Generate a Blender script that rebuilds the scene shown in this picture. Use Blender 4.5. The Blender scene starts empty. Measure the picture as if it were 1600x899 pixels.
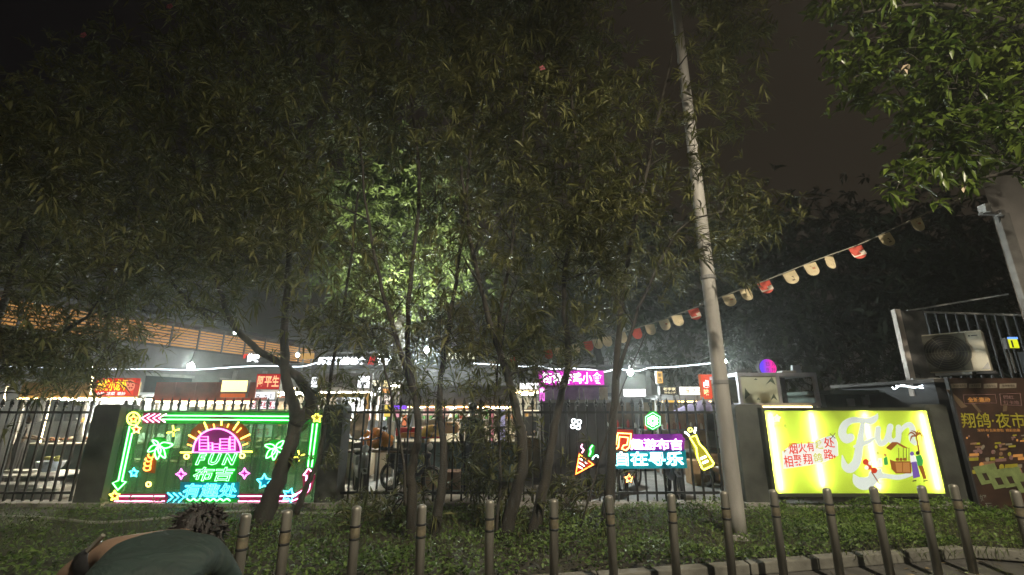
import bpy, bmesh, math, random
import numpy as np
from mathutils import Vector, Matrix
random.seed(7); rng = np.random.default_rng(11)
S = bpy.context.scene
COL = S.collection
R = math.radians

# ------------------------------------------------------------------ camera
FPX, PITCH, EYE = 700.0, 15.0, 1.6            # focal length in px of the 1600 px photo, upward pitch, eye height
cam = bpy.data.cameras.new('camera'); camo = bpy.data.objects.new('camera', cam); COL.objects.link(camo)
cam.sensor_width = 36; cam.lens = 36*FPX/1600; cam.clip_end = 2000; cam.clip_start = .05
camo.location = (0, 0, EYE); camo.rotation_euler = (R(90+PITCH), 0, 0)
S.camera = camo
# ------------------------------------------------------------------ world: city night sky, glow towards the right and the horizon
W = bpy.data.worlds.new('World'); S.world = W; W.use_nodes = True
nt = W.node_tree; nt.nodes.clear()
wo = nt.nodes.new('ShaderNodeOutputWorld'); bg = nt.nodes.new('ShaderNodeBackground')
tc = nt.nodes.new('ShaderNodeTexCoord'); dp = nt.nodes.new('ShaderNodeVectorMath'); dp.operation = 'DOT_PRODUCT'
dp.inputs[1].default_value = (.86, .42, -.28)
cr = nt.nodes.new('ShaderNodeValToRGB'); mr = nt.nodes.new('ShaderNodeMapRange')
mr.inputs['From Min'].default_value = -1; mr.inputs['From Max'].default_value = 1
nt.links.new(tc.outputs['Generated'], dp.inputs[0]); nt.links.new(dp.outputs['Value'], mr.inputs['Value'])
nt.links.new(mr.outputs[0], cr.inputs[0]); nt.links.new(cr.outputs[0], bg.inputs[0]); nt.links.new(bg.outputs[0], wo.inputs[0])
cr.color_ramp.elements[0].position = .25; cr.color_ramp.elements[0].color = (.0028, .0022, .0028, 1)
cr.color_ramp.elements[1].position = .9; cr.color_ramp.elements[1].color = (.0225, .0170, .0115, 1)
bg.inputs[1].default_value = 1.0
# weak warm fill light added from behind the camera, on top of the sky
su = bpy.data.lights.new('fill_sun', 'SUN'); su.energy = .05; su.angle = R(12); su.color = (1, .9, .72)
suo = bpy.data.objects.new('fill_sun', su); COL.objects.link(suo); suo.rotation_euler = (R(48), 0, R(25)); suo.location = (0, -5, 20)
S.view_settings.view_transform = 'Standard'; S.view_settings.look = 'None'
S.view_settings.exposure = 0; S.view_settings.gamma = 1
S.render.engine = 'CYCLES'
cy = S.cycles
cy.use_denoising = True
try: cy.denoiser = 'OPENIMAGEDENOISE'
except Exception: pass
cy.max_bounces = 6; cy.diffuse_bounces = 3; cy.glossy_bounces = 2; cy.transmission_bounces = 4
cy.transparent_max_bounces = 12; cy.volume_bounces = 0; cy.sample_clamp_indirect = 4; cy.sample_clamp_direct = 0
cy.caustics_reflective = False; cy.caustics_refractive = False
cy.use_light_tree = True

# ------------------------------------------------------------------ pixel -> place
cp, sp = math.cos(R(PITCH)), math.sin(R(PITCH))
def P(u, v, Y):
    du, dv = u-800, v-449.5
    up, fw = -dv*cp+FPX*sp, FPX*cp+dv*sp
    return Vector((du/fw*Y, Y, EYE+up/fw*Y))
def Gd(u, v, z=0.):
    du, dv = u-800, v-449.5
    up, fw = -dv*cp+FPX*sp, FPX*cp+dv*sp
    Y = (z-EYE)*fw/up
    return Vector((du/fw*Y, Y, z))
def px(n, v, Y):                               # n photo pixels in metres at depth Y near row v
    return n/(FPX*cp+(v-449.5)*sp)*Y

# ------------------------------------------------------------------ materials
MATS = {}
def _new(n):
    m = bpy.data.materials.new(n); m.use_nodes = True; t = m.node_tree; t.nodes.clear()
    return m, t, t.nodes.new('ShaderNodeOutputMaterial')
def pm(n, col, rough=.6, var=.25, scale=8., bump=.15, metal=0., island=False, dirt=None, stretch=None, spec=.5):
    if n in MATS: return MATS[n]
    m, t, o = _new(n); N = t.nodes.new; L = t.links.new
    b = N('ShaderNodeBsdfPrincipled'); L(b.outputs[0], o.inputs[0])
    b.inputs['Roughness'].default_value = rough; b.inputs['Metallic'].default_value = metal
    b.inputs['Specular IOR Level'].default_value = spec
    tcn = N('ShaderNodeTexCoord'); ns = N('ShaderNodeTexNoise'); ns.inputs['Scale'].default_value = scale; ns.inputs['Detail'].default_value = 6
    if stretch:
        mp = N('ShaderNodeMapping'); mp.inputs['Scale'].default_value = stretch
        L(tcn.outputs['Object'], mp.inputs[0]); L(mp.outputs[0], ns.inputs[0])
    else: L(tcn.outputs['Object'], ns.inputs[0])
    rp = N('ShaderNodeValToRGB'); e = rp.color_ramp.elements
    c2 = dirt or tuple(c*(1-var) for c in col); c3 = tuple(min(1, c*(1+var*.6)) for c in col)
    e[0].position = .32; e[0].color = (*c2, 1); e[1].position = .68; e[1].color = (*c3, 1)
    L(ns.outputs['Fac'], rp.inputs[0])
    cur = rp.outputs[0]
    if island:
        g = N('ShaderNodeNewGeometry'); hs = N('ShaderNodeHueSaturation')
        mm = N('ShaderNodeMapRange'); mm.inputs['To Min'].default_value = .55; mm.inputs['To Max'].default_value = 1.5
        L(g.outputs['Random Per Island'], mm.inputs[0]); L(mm.outputs[0], hs.inputs['Value']); L(cur, hs.inputs['Color']); cur = hs.outputs[0]
    L(cur, b.inputs['Base Color'])
    if bump:
        bu = N('ShaderNodeBump'); bu.inputs['Strength'].default_value = bump; bu.inputs['Distance'].default_value = .01
        n2 = N('ShaderNodeTexNoise'); n2.inputs['Scale'].default_value = scale*6; n2.inputs['Detail'].default_value = 4
        L(tcn.outputs['Object'], n2.inputs[0]); L(n2.outputs['Fac'], bu.inputs['Height']); L(bu.outputs[0], b.inputs['Normal'])
    MATS[n] = m; return m
def em(n, col, s):
    if n in MATS: return MATS[n]
    m, t, o = _new(n); e = t.nodes.new('ShaderNodeEmission'); e.inputs[0].default_value = (*col, 1); e.inputs[1].default_value = s
    t.links.new(e.outputs[0], o.inputs[0]); MATS[n] = m; return m
def leafm(n, c1, c2, rough=.45, trans=.35, spec=.5):
    m, t, o = _new(n); N = t.nodes.new; L = t.links.new
    b = N('ShaderNodeBsdfPrincipled'); b.inputs['Roughness'].default_value = rough; b.inputs['Specular IOR Level'].default_value = spec
    tr = N('ShaderNodeBsdfTranslucent'); mx = N('ShaderNodeMixShader'); mx.inputs[0].default_value = trans
    g = N('ShaderNodeNewGeometry'); rp = N('ShaderNodeValToRGB'); e = rp.color_ramp.elements
    e[0].color = (*c1, 1); e[1].color = (*c2, 1); e[0].position = .1; e[1].position = .95
    nz = N('ShaderNodeTexNoise'); nz.inputs['Scale'].default_value = .9; nz.inputs['Detail'].default_value = 3; tcn = N('ShaderNodeTexCoord'); L(tcn.outputs['Object'], nz.inputs[0])
    mr2 = N('ShaderNodeMapRange'); mr2.inputs['From Min'].default_value = .36; mr2.inputs['From Max'].default_value = .64; L(nz.outputs['Fac'], mr2.inputs[0])
    mxv = N('ShaderNodeMix'); mxv.inputs[0].default_value = .5; L(g.outputs['Random Per Island'], mxv.inputs[2]); L(mr2.outputs[0], mxv.inputs[3])
    L(mxv.outputs[0], rp.inputs[0]); L(rp.outputs[0], b.inputs['Base Color']); L(rp.outputs[0], tr.inputs[0])
    L(b.outputs[0], mx.inputs[1]); L(tr.outputs[0], mx.inputs[2]); L(mx.outputs[0], o.inputs[0])
    MATS[n] = m; return m
def acrylic(n, col, alpha=.5, emis=0.):          # scattering sheet with the tubes' halo put into its tint, back showing through
    if n in MATS: return MATS[n]
    m, t, o = _new(n); N = t.nodes.new; L = t.links.new
    d = N('ShaderNodeBsdfDiffuse'); d.inputs[0].default_value = (*col, 1)
    tl = N('ShaderNodeBsdfTranslucent'); tl.inputs[0].default_value = (*col, 1)
    a = N('ShaderNodeMixShader'); a.inputs[0].default_value = .35; L(d.outputs[0], a.inputs[1]); L(tl.outputs[0], a.inputs[2])
    tp = N('ShaderNodeBsdfTransparent'); tp.inputs[0].default_value = (*[.5+.5*c for c in col], 1)
    x = N('ShaderNodeMixShader'); x.inputs[0].default_value = alpha; L(tp.outputs[0], x.inputs[1]); L(a.outputs[0], x.inputs[2])
    L(x.outputs[0], o.inputs[0]); MATS[n] = m; return m
def backlit(n, col, glow, trans=1.):             # print on a translucent sheet in front of lamps
    m, t, o = _new(n); N = t.nodes.new; L = t.links.new
    tl = N('ShaderNodeBsdfTranslucent'); tl.inputs[0].default_value = (*[c*trans for c in col], 1)
    df = N('ShaderNodeBsdfDiffuse'); df.inputs[0].default_value = (*col, 1)
    mx = N('ShaderNodeMixShader'); mx.inputs[0].default_value = .6; L(df.outputs[0], mx.inputs[1]); L(tl.outputs[0], mx.inputs[2])
    e = N('ShaderNodeEmission'); e.inputs[0].default_value = (*col, 1); e.inputs[1].default_value = glow
    ad = N('ShaderNodeAddShader'); L(mx.outputs[0], ad.inputs[0]); L(e.outputs[0], ad.inputs[1]); L(ad.outputs[0], o.inputs[0])
    MATS[n] = m; return m

BLACK = pm('black_iron', (.013, .014, .015), .5, .4, 14, .2)
CONC = pm('concrete', (.30, .29, .27), .9, .35, 5, .4)
KERB = pm('kerb_concrete', (.15, .147, .125), .9, .35, 5, .4)
PILLAR = pm('pillar_render', (.075, .08, .07), .85, .4, 3, .4)
DARK = pm('dark_panel', (.05, .052, .058), .6, .3, 4, .1)
STEEL = pm('brushed_steel', (.27, .26, .225), .42, .5, 9, .14, .55, stretch=(1, 1, .15))
GREY = pm('grey_paint', (.22, .22, .22), .6, .25, 4, .1)
WHITE = pm('white_paint', (.75, .75, .73), .55, .12, 4, .05)
BARK = pm('bark', (.038, .034, .027), .9, .5, 9, .9, stretch=(1, 1, .25))
RUBBER = pm('rubber', (.012, .012, .013), .8, .3, 20, .1)
GREYW = pm('grey_wall', (.15, .148, .145), .9, .22, 2.2, .3)

# ------------------------------------------------------------------ mesh builder
class MB:
    def __init__(s): s.v = []; s.f = []
    def add(s, v, f):
        b = len(s.v); s.v += [Vector(p) for p in v]; s.f += [tuple(i+b for i in q) for q in f]; return s
    def box(s, x0, x1, y0, y1, z0, z1):
        return s.add([(x0, y0, z0), (x1, y0, z0), (x1, y1, z0), (x0, y1, z0), (x0, y0, z1), (x1, y0, z1), (x1, y1, z1), (x0, y1, z1)],
                     [(3, 2, 1, 0), (4, 5, 6, 7), (0, 1, 5, 4), (1, 2, 6, 5), (2, 3, 7, 6), (3, 0, 4, 7)])
    def tube(s, pts, rad, n=6, closed=False, cap=True):
        pts = [Vector(p) for p in pts]; k = len(pts)
        if not hasattr(rad, '__len__'): rad = [rad]*k
        v = []; prev = None
        for i, p in enumerate(pts):
            if closed: d = pts[(i+1) % k]-pts[i-1]
            else: d = pts[min(i+1, k-1)]-pts[max(i-1, 0)]
            if d.length < 1e-9: d = Vector((0, 0, 1))
            d.normalize()
            if prev is None:
                a = Vector((0, 1, 0)) if abs(d.y) < .9 else Vector((1, 0, 0)); a = (a-d*a.dot(d)).normalized()
            else:
                a = prev-d*prev.dot(d)
                a = a.normalized() if a.length > 1e-6 else d.orthogonal().normalized()
            prev = a; b = d.cross(a)
            for j in range(n):
                t = 2*math.pi*j/n; v.append(p+(a*math.cos(t)+b*math.sin(t))*rad[i])
        f = []
        for i in range(k if closed else k-1):
            for j in range(n):
                i2 = (i+1) % k; f.append((i*n+j, i*n+(j+1) % n, i2*n+(j+1) % n, i2*n+j))
        if cap and not closed: f += [tuple(range(n))[::-1], tuple((k-1)*n+j for j in range(n))]
        return s.add(v, f)
    def lathe(s, prof, c, n=12, axis='z'):
        v = []; f = []; k = len(prof)
        for r, h in prof:
            for j in range(n):
                t = 2*math.pi*j/n; x, y = r*math.cos(t), r*math.sin(t)
                v.append(Vector(c)+(Vector((x, y, h)) if axis == 'z' else Vector((x, h, y)) if axis == 'y' else Vector((h, x, y))))
        for i in range(k-1):
            for j in range(n): f.append((i*n+j, i*n+(j+1) % n, (i+1)*n+(j+1) % n, (i+1)*n+j))
        if prof[0][0] > 1e-6: f.append(tuple(range(n))[::-1])
        if prof[-1][0] > 1e-6: f.append(tuple((k-1)*n+j for j in range(n)))
        return s.add(v, f)
    def ball(s, c, r, n=10, m=6, sc=(1, 1, 1)):
        v = []; f = []
        for i in range(m+1):
            a = math.pi*i/m
            for j in range(n):
                t = 2*math.pi*j/n
                v.append(Vector(c)+Vector((r*sc[0]*math.sin(a)*math.cos(t), r*sc[1]*math.sin(a)*math.sin(t), r*sc[2]*math.cos(a))))
        for i in range(m):
            for j in range(n): f.append((i*n+j, (i+1)*n+j, (i+1)*n+(j+1) % n, i*n+(j+1) % n))
        return s.add(v, f)
    def prism(s, poly, d=(0, .01, 0)):           # poly: list of 3D points, extruded by d
        k = len(poly); d = Vector(d); v = [Vector(p) for p in poly]+[Vector(p)+d for p in poly]
        return s.add(v, [tuple(range(k)), tuple(range(k, 2*k))[::-1]]+[(i, i+k, (i+1) % k+k, (i+1) % k) for i in range(k)])
    def build(s, name, mat, parent=None, smooth=False, bevel=0, kind=None, origin=None):
        me = bpy.data.meshes.new(name)
        o0 = Vector(parent['_o']) if parent is not None else (Vector(origin) if origin is not None else Vector((0, 0, 0)))
        me.from_pydata([tuple(p-o0) for p in s.v], [], s.f); me.update()
        bm = bmesh.new(); bm.from_mesh(me)
        if bevel:
            try: bmesh.ops.bevel(bm, geom=[e for e in bm.edges if e.calc_face_angle(0) > .6], offset=bevel, segments=2, affect='EDGES', profile=.6)
            except Exception: pass
        bmesh.ops.recalc_face_normals(bm, faces=bm.faces); bm.to_mesh(me); bm.free()
        if smooth:
            for p in me.polygons: p.use_smooth = True
        me.materials.append(mat)
        o = bpy.data.objects.new(name, me); COL.objects.link(o)
        if parent is not None: o.parent = parent; o['_o'] = tuple(o0)
        else: o.location = o0; o['_o'] = tuple(o0)
        if kind: o['kind'] = kind
        return o
def tag(o, label, cat, group=None):
    o['label'] = label; o['category'] = cat
    if group: o['group'] = group
    return o
def thing(name, label, cat, loc, group=None):
    o = bpy.data.objects.new(name, None); COL.objects.link(o); o.location = loc; o['_o'] = tuple(loc); o.empty_display_size = .1
    return tag(o, label, cat, group)
def inst(src, parent, dx=(0, 0, 0), name=None):  # another piece sharing mesh data
    c = src.copy(); COL.objects.link(c); c.parent = parent; c.location = Vector(src.location)+Vector(dx); return c
def dup(root, loc, label):
    r = root.copy(); COL.objects.link(r); r.location = loc; r['label'] = label
    for ch in root.children:
        c = ch.copy(); COL.objects.link(c); c.parent = r
        for g in ch.children:
            d = g.copy(); COL.objects.link(d); d.parent = c
    return r
def bez(p, n=6):                                 # smooth polyline through points (Catmull-Rom)
    p = [Vector(q) for q in p]; out = []
    for i in range(len(p)-1):
        a, b, c, d = p[max(i-1, 0)], p[i], p[i+1], p[min(i+2, len(p)-1)]
        for k in range(n):
            t = k/n; out.append(.5*((2*b)+(c-a)*t+(2*a-5*b+4*c-d)*t*t+(3*b-a-3*c+d)*t**3))
    out.append(p[-1]); return out

# ------------------------------------------------------------------ lettering
_GL = {}
def glyph(ch, outline=0., offset=0., shear=0.):
    k = (ch, outline, offset, shear)
    if k in _GL: return _GL[k]
    c = bpy.data.curves.new('glyph', 'FONT'); c.body = ch; c.resolution_u = 2; c.offset = offset; c.shear = shear
    if outline: c.fill_mode = 'NONE'; c.bevel_depth = outline; c.bevel_resolution = 0
    else: c.dimensions = '2D'; c.fill_mode = 'BOTH'
    o = bpy.data.objects.new('glyph', c); COL.objects.link(o); bpy.context.view_layer.update()
    ev = o.evaluated_get(bpy.context.evaluated_depsgraph_get()); me = bpy.data.meshes.new_from_object(ev)
    v = [tuple(q.co) for q in me.vertices]; f = [tuple(q.vertices) for q in me.polygons]
    bpy.data.objects.remove(o); bpy.data.curves.remove(c); bpy.data.meshes.remove(me)
    _GL[k] = (v, f); return v, f
def text(body, quad, mat, parent, name='letter', outline=0., offset=0., shear=0., proud=0., adv=None):
    """body fitted into quad = (u0,v0,u1,v1,Y) given in photo pixels; every character is a part of its own"""
    u0, v0, u1, v1, Y = quad
    a, b = P(u0, v1, Y), P(u1, v0, Y); vm = (v0+v1)/2
    x0, x1 = P(u0, vm, Y).x, P(u1, vm, Y).x; z0, z1 = a.z, b.z
    gl = []; x = 0
    for ch in body:
        if ch == ' ': x += .5; continue
        v, f = glyph(ch, outline, offset, shear)
        if not v: continue
        wd = max(p[0] for p in v)
        wide = ord(ch) > 0x2e80
        gl.append((x, v, f)); x += 1.0 if wide else wd+.08
    if not gl: return
    xs = [g[0]+p[0] for g in gl for p in g[1]]; ys = [p[1] for g in gl for p in g[1]]
    sx, sz = (x1-x0)/(max(xs)-min(xs)), (z1-z0)/(max(ys)-min(ys))
    for gx, v, f in gl:
        m = MB(); m.add([(x0+(gx+p[0]-min(xs))*sx, Y-proud-p[2]*sz, z0+(p[1]-min(ys))*sz) for p in v], f)
        m.build(name, mat, parent)
def rect(m, u0, v0, u1, v1, Y, d=.02):           # upright slab facing the camera, its face at Y, given by photo pixels
    vm = (v0+v1)/2
    x0, x1 = P(u0, vm, Y).x, P(u1, vm, Y).x; z0, z1 = P(u0, v1, Y).z, P(u0, v0, Y).z
    m.box(x0, x1, Y, Y+d, z0, z1); return x0, x1, z0, z1
def poly_slab(pts, Y, d=.004):
    return MB().prism([P(u, v, Y) for u, v in pts], (0, d, 0))

# ================================================================== GROUND
def structure(o): o['kind'] = 'structure'; return o
ASPH = pm('asphalt', (.045, .045, .047), .85, .35, 30, .6)
PAVE = pm('pavement_slabs', (.07, .068, .062), .85, .3, 6, .4)
SOIL = pm('soil', (.035, .032, .02), .95, .5, 7, .8)
structure(MB().add([(-120, -60, -.02), (120, -60, -.02), (120, 150, -.02), (-120, 150, -.02)], [(0, 1, 2, 3)]).build('ground', pm('far_ground', (.05, .05, .045), .95, .3, .5, .2)))
structure(MB().box(-14, 14, 8.25, 40, -.018, .0).build('market_floor', pm('market_paving', (.2, .195, .185), .7, .3, 3, .3)))
# bollard line and kerb run slightly away to the right
def boll_xy(u, v):                                # where the top of a bollard shows -> foot
    p = P(u, v, 1); k = (.83-EYE)/(p.z-EYE); return p.x*k, k
BOL = [(385, 803), (450, 797), (558, 791), (661, 788), (765, 782), (862, 780), (953, 775), (1046, 772), (1129, 768), (1206, 765), (1290, 763), (1365, 761), (1436, 759), (1489, 757), (1584, 766)]
KX = np.polyfit([boll_xy(*b)[0] for b in BOL[:14]], [boll_xy(*b)[1] for b in BOL[:14]], 1)
def ky(x): return KX[0]*x+KX[1]+.36               # kerb front line
cx = 5.02                                          # corner of the kerb
m = MB()
m.prism([(-14, -6, -.012), (14, -6, -.012), (14, ky(14)-2, -.012), (cx+1.2, ky(cx)-.9, -.012), (cx, ky(cx), -.012), (-14, ky(-14), -.012)], (0, 0, .012))
structure(m.build('pavement', PAVE))
structure(MB().prism([(-14, ky(-14)+.12, -.01), (cx+.02, ky(cx)+.12, -.01), (14, 3.6, -.01), (14, 8.3, -.01), (-14, 8.3, -.01)], (0, 0, .06)).build('planting_bed', SOIL))
kerb = structure(MB().add([], []).build('kerb', CONC)) if False else None
kerb = bpy.data.objects.new('kerb', None); COL.objects.link(kerb); kerb['kind'] = 'structure'; kerb['_o'] = (0, 0, 0)
x = -7.
while x < cx-.3:                                   # kerb stones one by one
    x1 = min(x+.78, cx)
    MB().prism([(x+.006, ky(x), 0), (x1-.006, ky(x1), 0), (x1-.006, ky(x1)+.13, 0), (x+.006, ky(x)+.13, 0)], (0, 0, .105+random.uniform(-.006, .006))).build('kerb_stone', KERB, kerb, bevel=.012)
    x = x1
for i in range(5):
    a = Vector((cx+.03, ky(cx)+.02, 0)); b = Vector((cx+3.4, ky(cx)-1.0, 0)); d = (b-a)/5; n = Vector((.04, .125, 0))
    p, q = a+d*i+d*.01, a+d*(i+1)-d*.01
    MB().prism([p, q, q+n, p+n], (0, 0, .1)).build('kerb_stone', KERB, kerb, bevel=.012)
# fence plinth: low concrete strip, and the old edging strip in front of it
FY = 8.03
structure(MB().box(-12, 7.4, FY-.16, FY+.14, 0, .11).build('fence_plinth', CONC, bevel=.012))
def edging():
    m = MB(); pts = [Gd(u, v, .05) for u, v in ((-120, 806), (0, 808), (90, 812), (150, 818), (215, 814), (290, 808), (380, 800), (480, 803), (560, 801), (640, 800), (760, 803), (880, 797), (960, 794), (1040, 792), (1130, 798), (1200, 794), (1245, 788), (1300, 788), (1370, 793), (1480, 795))]
    m.tube(bez(pts, 4), .028, 5); return structure(m.build('edging_strip', CONC, smooth=True))
edging()

# ================================================================== FENCE
def pillar(u0, u1, vm, label, depth=.22, top=632):
    x0, x1 = P(u0, vm, FY-depth).x, P(u1, vm, FY-depth).x; z1 = P(u0, top, FY-depth).z
    t = thing('fence_pillar', label, 'fence pillar', ((x0+x1)/2, FY, 0), 'pillars of the fence')
    r = .07; poly = [(x0, 0), (x1, 0), (x1, z1-r)]+[(x1-r+r*math.cos(a), z1-r+r*math.sin(a)) for a in (.5, 1.05, 1.57)]+[(x0+r+r*math.cos(a), z1-r+r*math.sin(a)) for a in (1.57, 2.1, 2.65)]+[(x0, z1-r)]
    MB().prism([(x, FY-depth, z+.0) for x, z in poly], (0, depth+.18, 0)).build('shaft', PILLAR, t, bevel=.008)
    MB().box(x0-.03, x1+.03, FY-depth-.03, FY+.21, 0, .13).build('base', CONC, t, bevel=.01)
    return t
pillar(129, 172, 715, 'wide dark rendered pillar left of the neon palm sign, its side glowing green')
pillar(497, 530, 715, 'dark pillar right of the neon palm sign behind the forked trunk')
pillar(1158, 1204, 715, 'dark pillar between the tall pole and the yellow light box', .2)
pillar(1462, 1500, 715, 'dark pillar at the right end of the yellow light box', .12)
bar_mesh = None
def fence(x0, x1, label):
    global bar_mesh
    t = thing('iron_fence', label, 'fence', ((x0+x1)/2, FY, .1), 'iron fence panels')
    for z in (.24, 1.52):
        MB().box(x0, x1, FY-.017, FY+.017, z-.02, z+.02).build('rail', BLACK, t)
    n = max(1, round((x1-x0)/.155)); 
    for i in range(n+1):
        x = x0+(x1-x0)*i/n
        if bar_mesh is None:
            m = MB().box(-.014, .014, -.014, .014, -.02, 1.49)
            m.lathe([(.012, 1.49), (.028, 1.5), (.028, 1.515), (.012, 1.53), (.03, 1.57), (.0, 1.655)], (0, 0, 0), 5)
            m.lathe([(.0, 0), (.016, .02), (0, .04)], (-.028, 0, 1.52), 4); m.lathe([(.0, 0), (.016, .02), (0, .04)], (.028, 0, 1.52), 4)
            bar_mesh = m.build('bar', BLACK); b = bar_mesh
        else: b = bar_mesh.copy(); COL.objects.link(b)
        b.parent = t; b.location = (x-(x0+x1)/2+random.uniform(-.006, .006), random.uniform(-.004, .004), .02); b.rotation_euler = (0, R(random.uniform(-.35, .35)), 0)
    return t
xa = P(129, 715, FY).x; xb = P(172, 715, FY).x; xc = P(497, 715, FY).x; xd = P(530, 715, FY).x; xe = P(1158, 715, FY).x
fence(xa-3.0, xa-.05, 'black spear-topped iron fence panel at the far left')
fence(xb+.08, xc-.03, 'black iron fence panel seen through the neon palm sign')
fence(xd+.05, xd+3.0, 'black iron fence panel between the palm sign pillar and the middle trunks')
fence(xd+3.1, xe-.06, 'black iron fence panel carrying the party popper neon sign')

# ================================================================== NEON
NEO = {k: em('neon_'+k, c, s) for k, (c, s) in dict(
    green=((.22, 1, .30), 6.2), pink=((1, .38, .62), 5.5), magenta=((1, .16, .78), 5.5), yellow=((1, .86, .10), 5.5), orange=((1, .42, .06), 5.5),
    cyan=((.10, .80, 1), 6.0), white=((.9, .97, 1), 6.0), red=((1, .10, .05), 5.5), purple=((1, .72, 1), 6.0), amber=((1, .62, .16), 6.0), lime=((.95, 1, .12), 5.5), mint=((.55, 1, .95), 6.5)).items()}
ACR = {k: acrylic('acrylic_'+k, c, a) for k, (c, a) in dict(
    green=((.02, .62, .06), .62), cyan=((.0, .42, .55), .7), pink=((.55, .04, .18), .5), magenta=((.5, .02, .4), .45), orange=((.6, .18, .02), .45),
    red=((.65, .05, .02), .55), purple=((.45, .03, .62), .75), yellow=((.55, .5, .02), .45), clear=((.20, .52, .22), .28)).items()}  # clear entry: green panel glow put into the colour
NY = 7.90
NTH = None
def neon(pts, col, r=1.0, closed=False, name='neon_tube', Y=None, smooth=0):
    Y = Y or NY
    q = [P(u, v, Y) for u, v in pts]
    if smooth: q = bez(q+([q[0]] if closed else []), smooth); q = q[:-1] if closed else q
    return MB().tube(q, px(r, 715, Y), 6, closed).build(name, NEO[col], NTH, smooth=True)
def back(pts, col, name='halo_backing', dy=.025):  # coloured sheet stands for the halo around the tubes
    return poly_slab(pts, NY+dy, .006).build(name, ACR[col], NTH)
def circ(u, v, r, n=14, ry=None, a0=0, a1=360): return [(u+r*math.cos(R(a0+(a1-a0)*i/n)), v-(ry or r)*math.sin(R(a0+(a1-a0)*i/n))) for i in range(n if a1-a0 == 360 else n+1)]
def star(u, v, r, rot=90, k=5, ri=.5): return [(u+(r if i % 2 == 0 else r*ri)*math.cos(R(rot+i*180/k)), v-(r if i % 2 == 0 else r*ri)*math.sin(R(rot+i*180/k))) for i in range(2*k)]
def frond(c, t, w=.26):
    (a, b), (d, e) = c, t; dx, dy = d-a, e-b; nx, ny = -dy*w, dx*w
    return [(a, b), (a+.3*dx+nx*.75, b+.3*dy+ny*.75), (a+.62*dx+nx*.8, b+.62*dy+ny*.8), (d, e), (a+.66*dx-nx*.55, b+.66*dy-ny*.55), (a+.3*dx-nx*.7, b+.3*dy-ny*.7)]
NTH = thing('neon_sign', 'large neon sign with green arrows, two palms, a magenta sunrise and FUN lettering', 'neon sign', P(338, 790, NY))
rect(mm := MB(), 168, 640, 507, 790, NY+.04, .006); mm.build('glow_tinted_sheet', ACR['clear'], NTH)  # the panel's green glow is tinted into this sheet
for a, b in (((166, 638, 512, 641)), ((160, 790, 508, 793))) if False else ():
    pass
rect(mm := MB(), 168, 788, 507, 793, NY+.0, .05); mm.build('frame_rail', pm('sign_rail', (.12, .12, .12), .5), NTH)
neon(circ(208.6, 654.6, 10), 'lime', 1.0, True); back(star(208.6, 654.6, 8), 'red'); neon(star(208.6, 655, 6.5), 'yellow', 1.0, True)
neon(star(213, 671, 7), 'amber', 1.0, True); back(star(213, 671, 7), 'red')
for u in (221, 230, 239, 248): neon([(u+12, 647), (u, 653.5), (u+10, 660)], 'pink', .9)
back([(224, 645), (262, 645), (258, 662), (222, 662)], 'pink')
neon([(254, 649.5), (477, 651)], 'green', 1.0); neon([(254, 655.5), (477, 657)], 'green', 1.0); back([(250, 644), (486, 645), (484, 663), (250, 662)], 'green')
neon(star(495, 653, 8), 'yellow', 1.1, True); back(star(495, 653, 9), 'yellow')
neon([(202.6, 666), (185, 751)], 'green', 1.0); neon([(206.5, 677), (190.5, 752)], 'green', 1.0)
back([(200, 664), (209, 668), (193, 756), (200, 752), (184, 770), (173, 752), (182, 752)], 'green')
neon([(190.5, 752), (197, 753), (184, 766), (176, 755), (185, 751)], 'green', 1.0)
neon(star(179, 775, 8), 'yellow', 1.2, True); back(star(179, 775, 8), 'yellow'); neon(star(209, 739, 7), 'cyan', 1.0, True); back(star(209, 739, 7), 'cyan')
for c, tips in (((248, 696), ((238, 688), (231, 706), (245.5, 718), (258, 716), (270, 695))), ((431, 700), ((414, 696), (416, 716), (427.5, 719), (445, 707), (443, 689)))):
    for t in tips: neon(frond(c, t), 'green', .9, True, smooth=3)
    back(circ(c[0], c[1]+4, 17), 'green')
for du, dv, w in ((236, 713, 6), (232.5, 719, 6.5), (231, 726, 7), (230, 733, 7)):
    neon([(du+w*.7, dv-4), (du+w*.6, dv+1), (du-w*.3, dv+2.5), (du-w*.8, dv-1), (du-w*.6, dv-3)], 'orange', .95, smooth=3)
back([(228, 712), (246, 708), (242, 740), (226, 738)], 'orange')
for i in range(6):
    dv, du = 712+i*5, 437-i*1.2; neon([(du+3, dv-2), (du+2, dv+1.5), (du-2, dv+2)], 'orange', .95)
back([(432, 708), (442, 708), (436, 742), (427, 740)], 'orange')
for u, v, c in ((232, 757, 'amber'), (291.5, 713.5, 'amber'), (378.5, 712.5, 'amber')): neon(circ(u, v, 3.6, 10), c, 1.0, True)
for u, v in ((271, 674), (467, 713)):
    for a, b, c, d in ((-2, 1, -10, 2.5), (2, -1, 9, -3), (0, -2, -1, -9), (0, 2, 0, 8)): neon([(u+a, v+b), (u+c, v+d)], 'yellow', 1.0)
neon(circ(339, 707, 37.5, 22, 37, 0, 180), 'magenta', 1.0); neon([(301, 707), (377, 707)], 'magenta', .8)
back(circ(339, 707, 36, 18, 35.5, 0, 180), 'magenta')
for a, b, c, d in ((295, 680, 307, 687), (319, 660, 324, 672), (346, 656, 346, 665), (373, 659.5, 364.5, 672), (390.5, 679, 376, 686), (282, 707, 300, 707), (377, 706, 394, 706)): neon([(a, b), (c, d)], 'yellow', 1.15, name='sun_ray')
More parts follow.
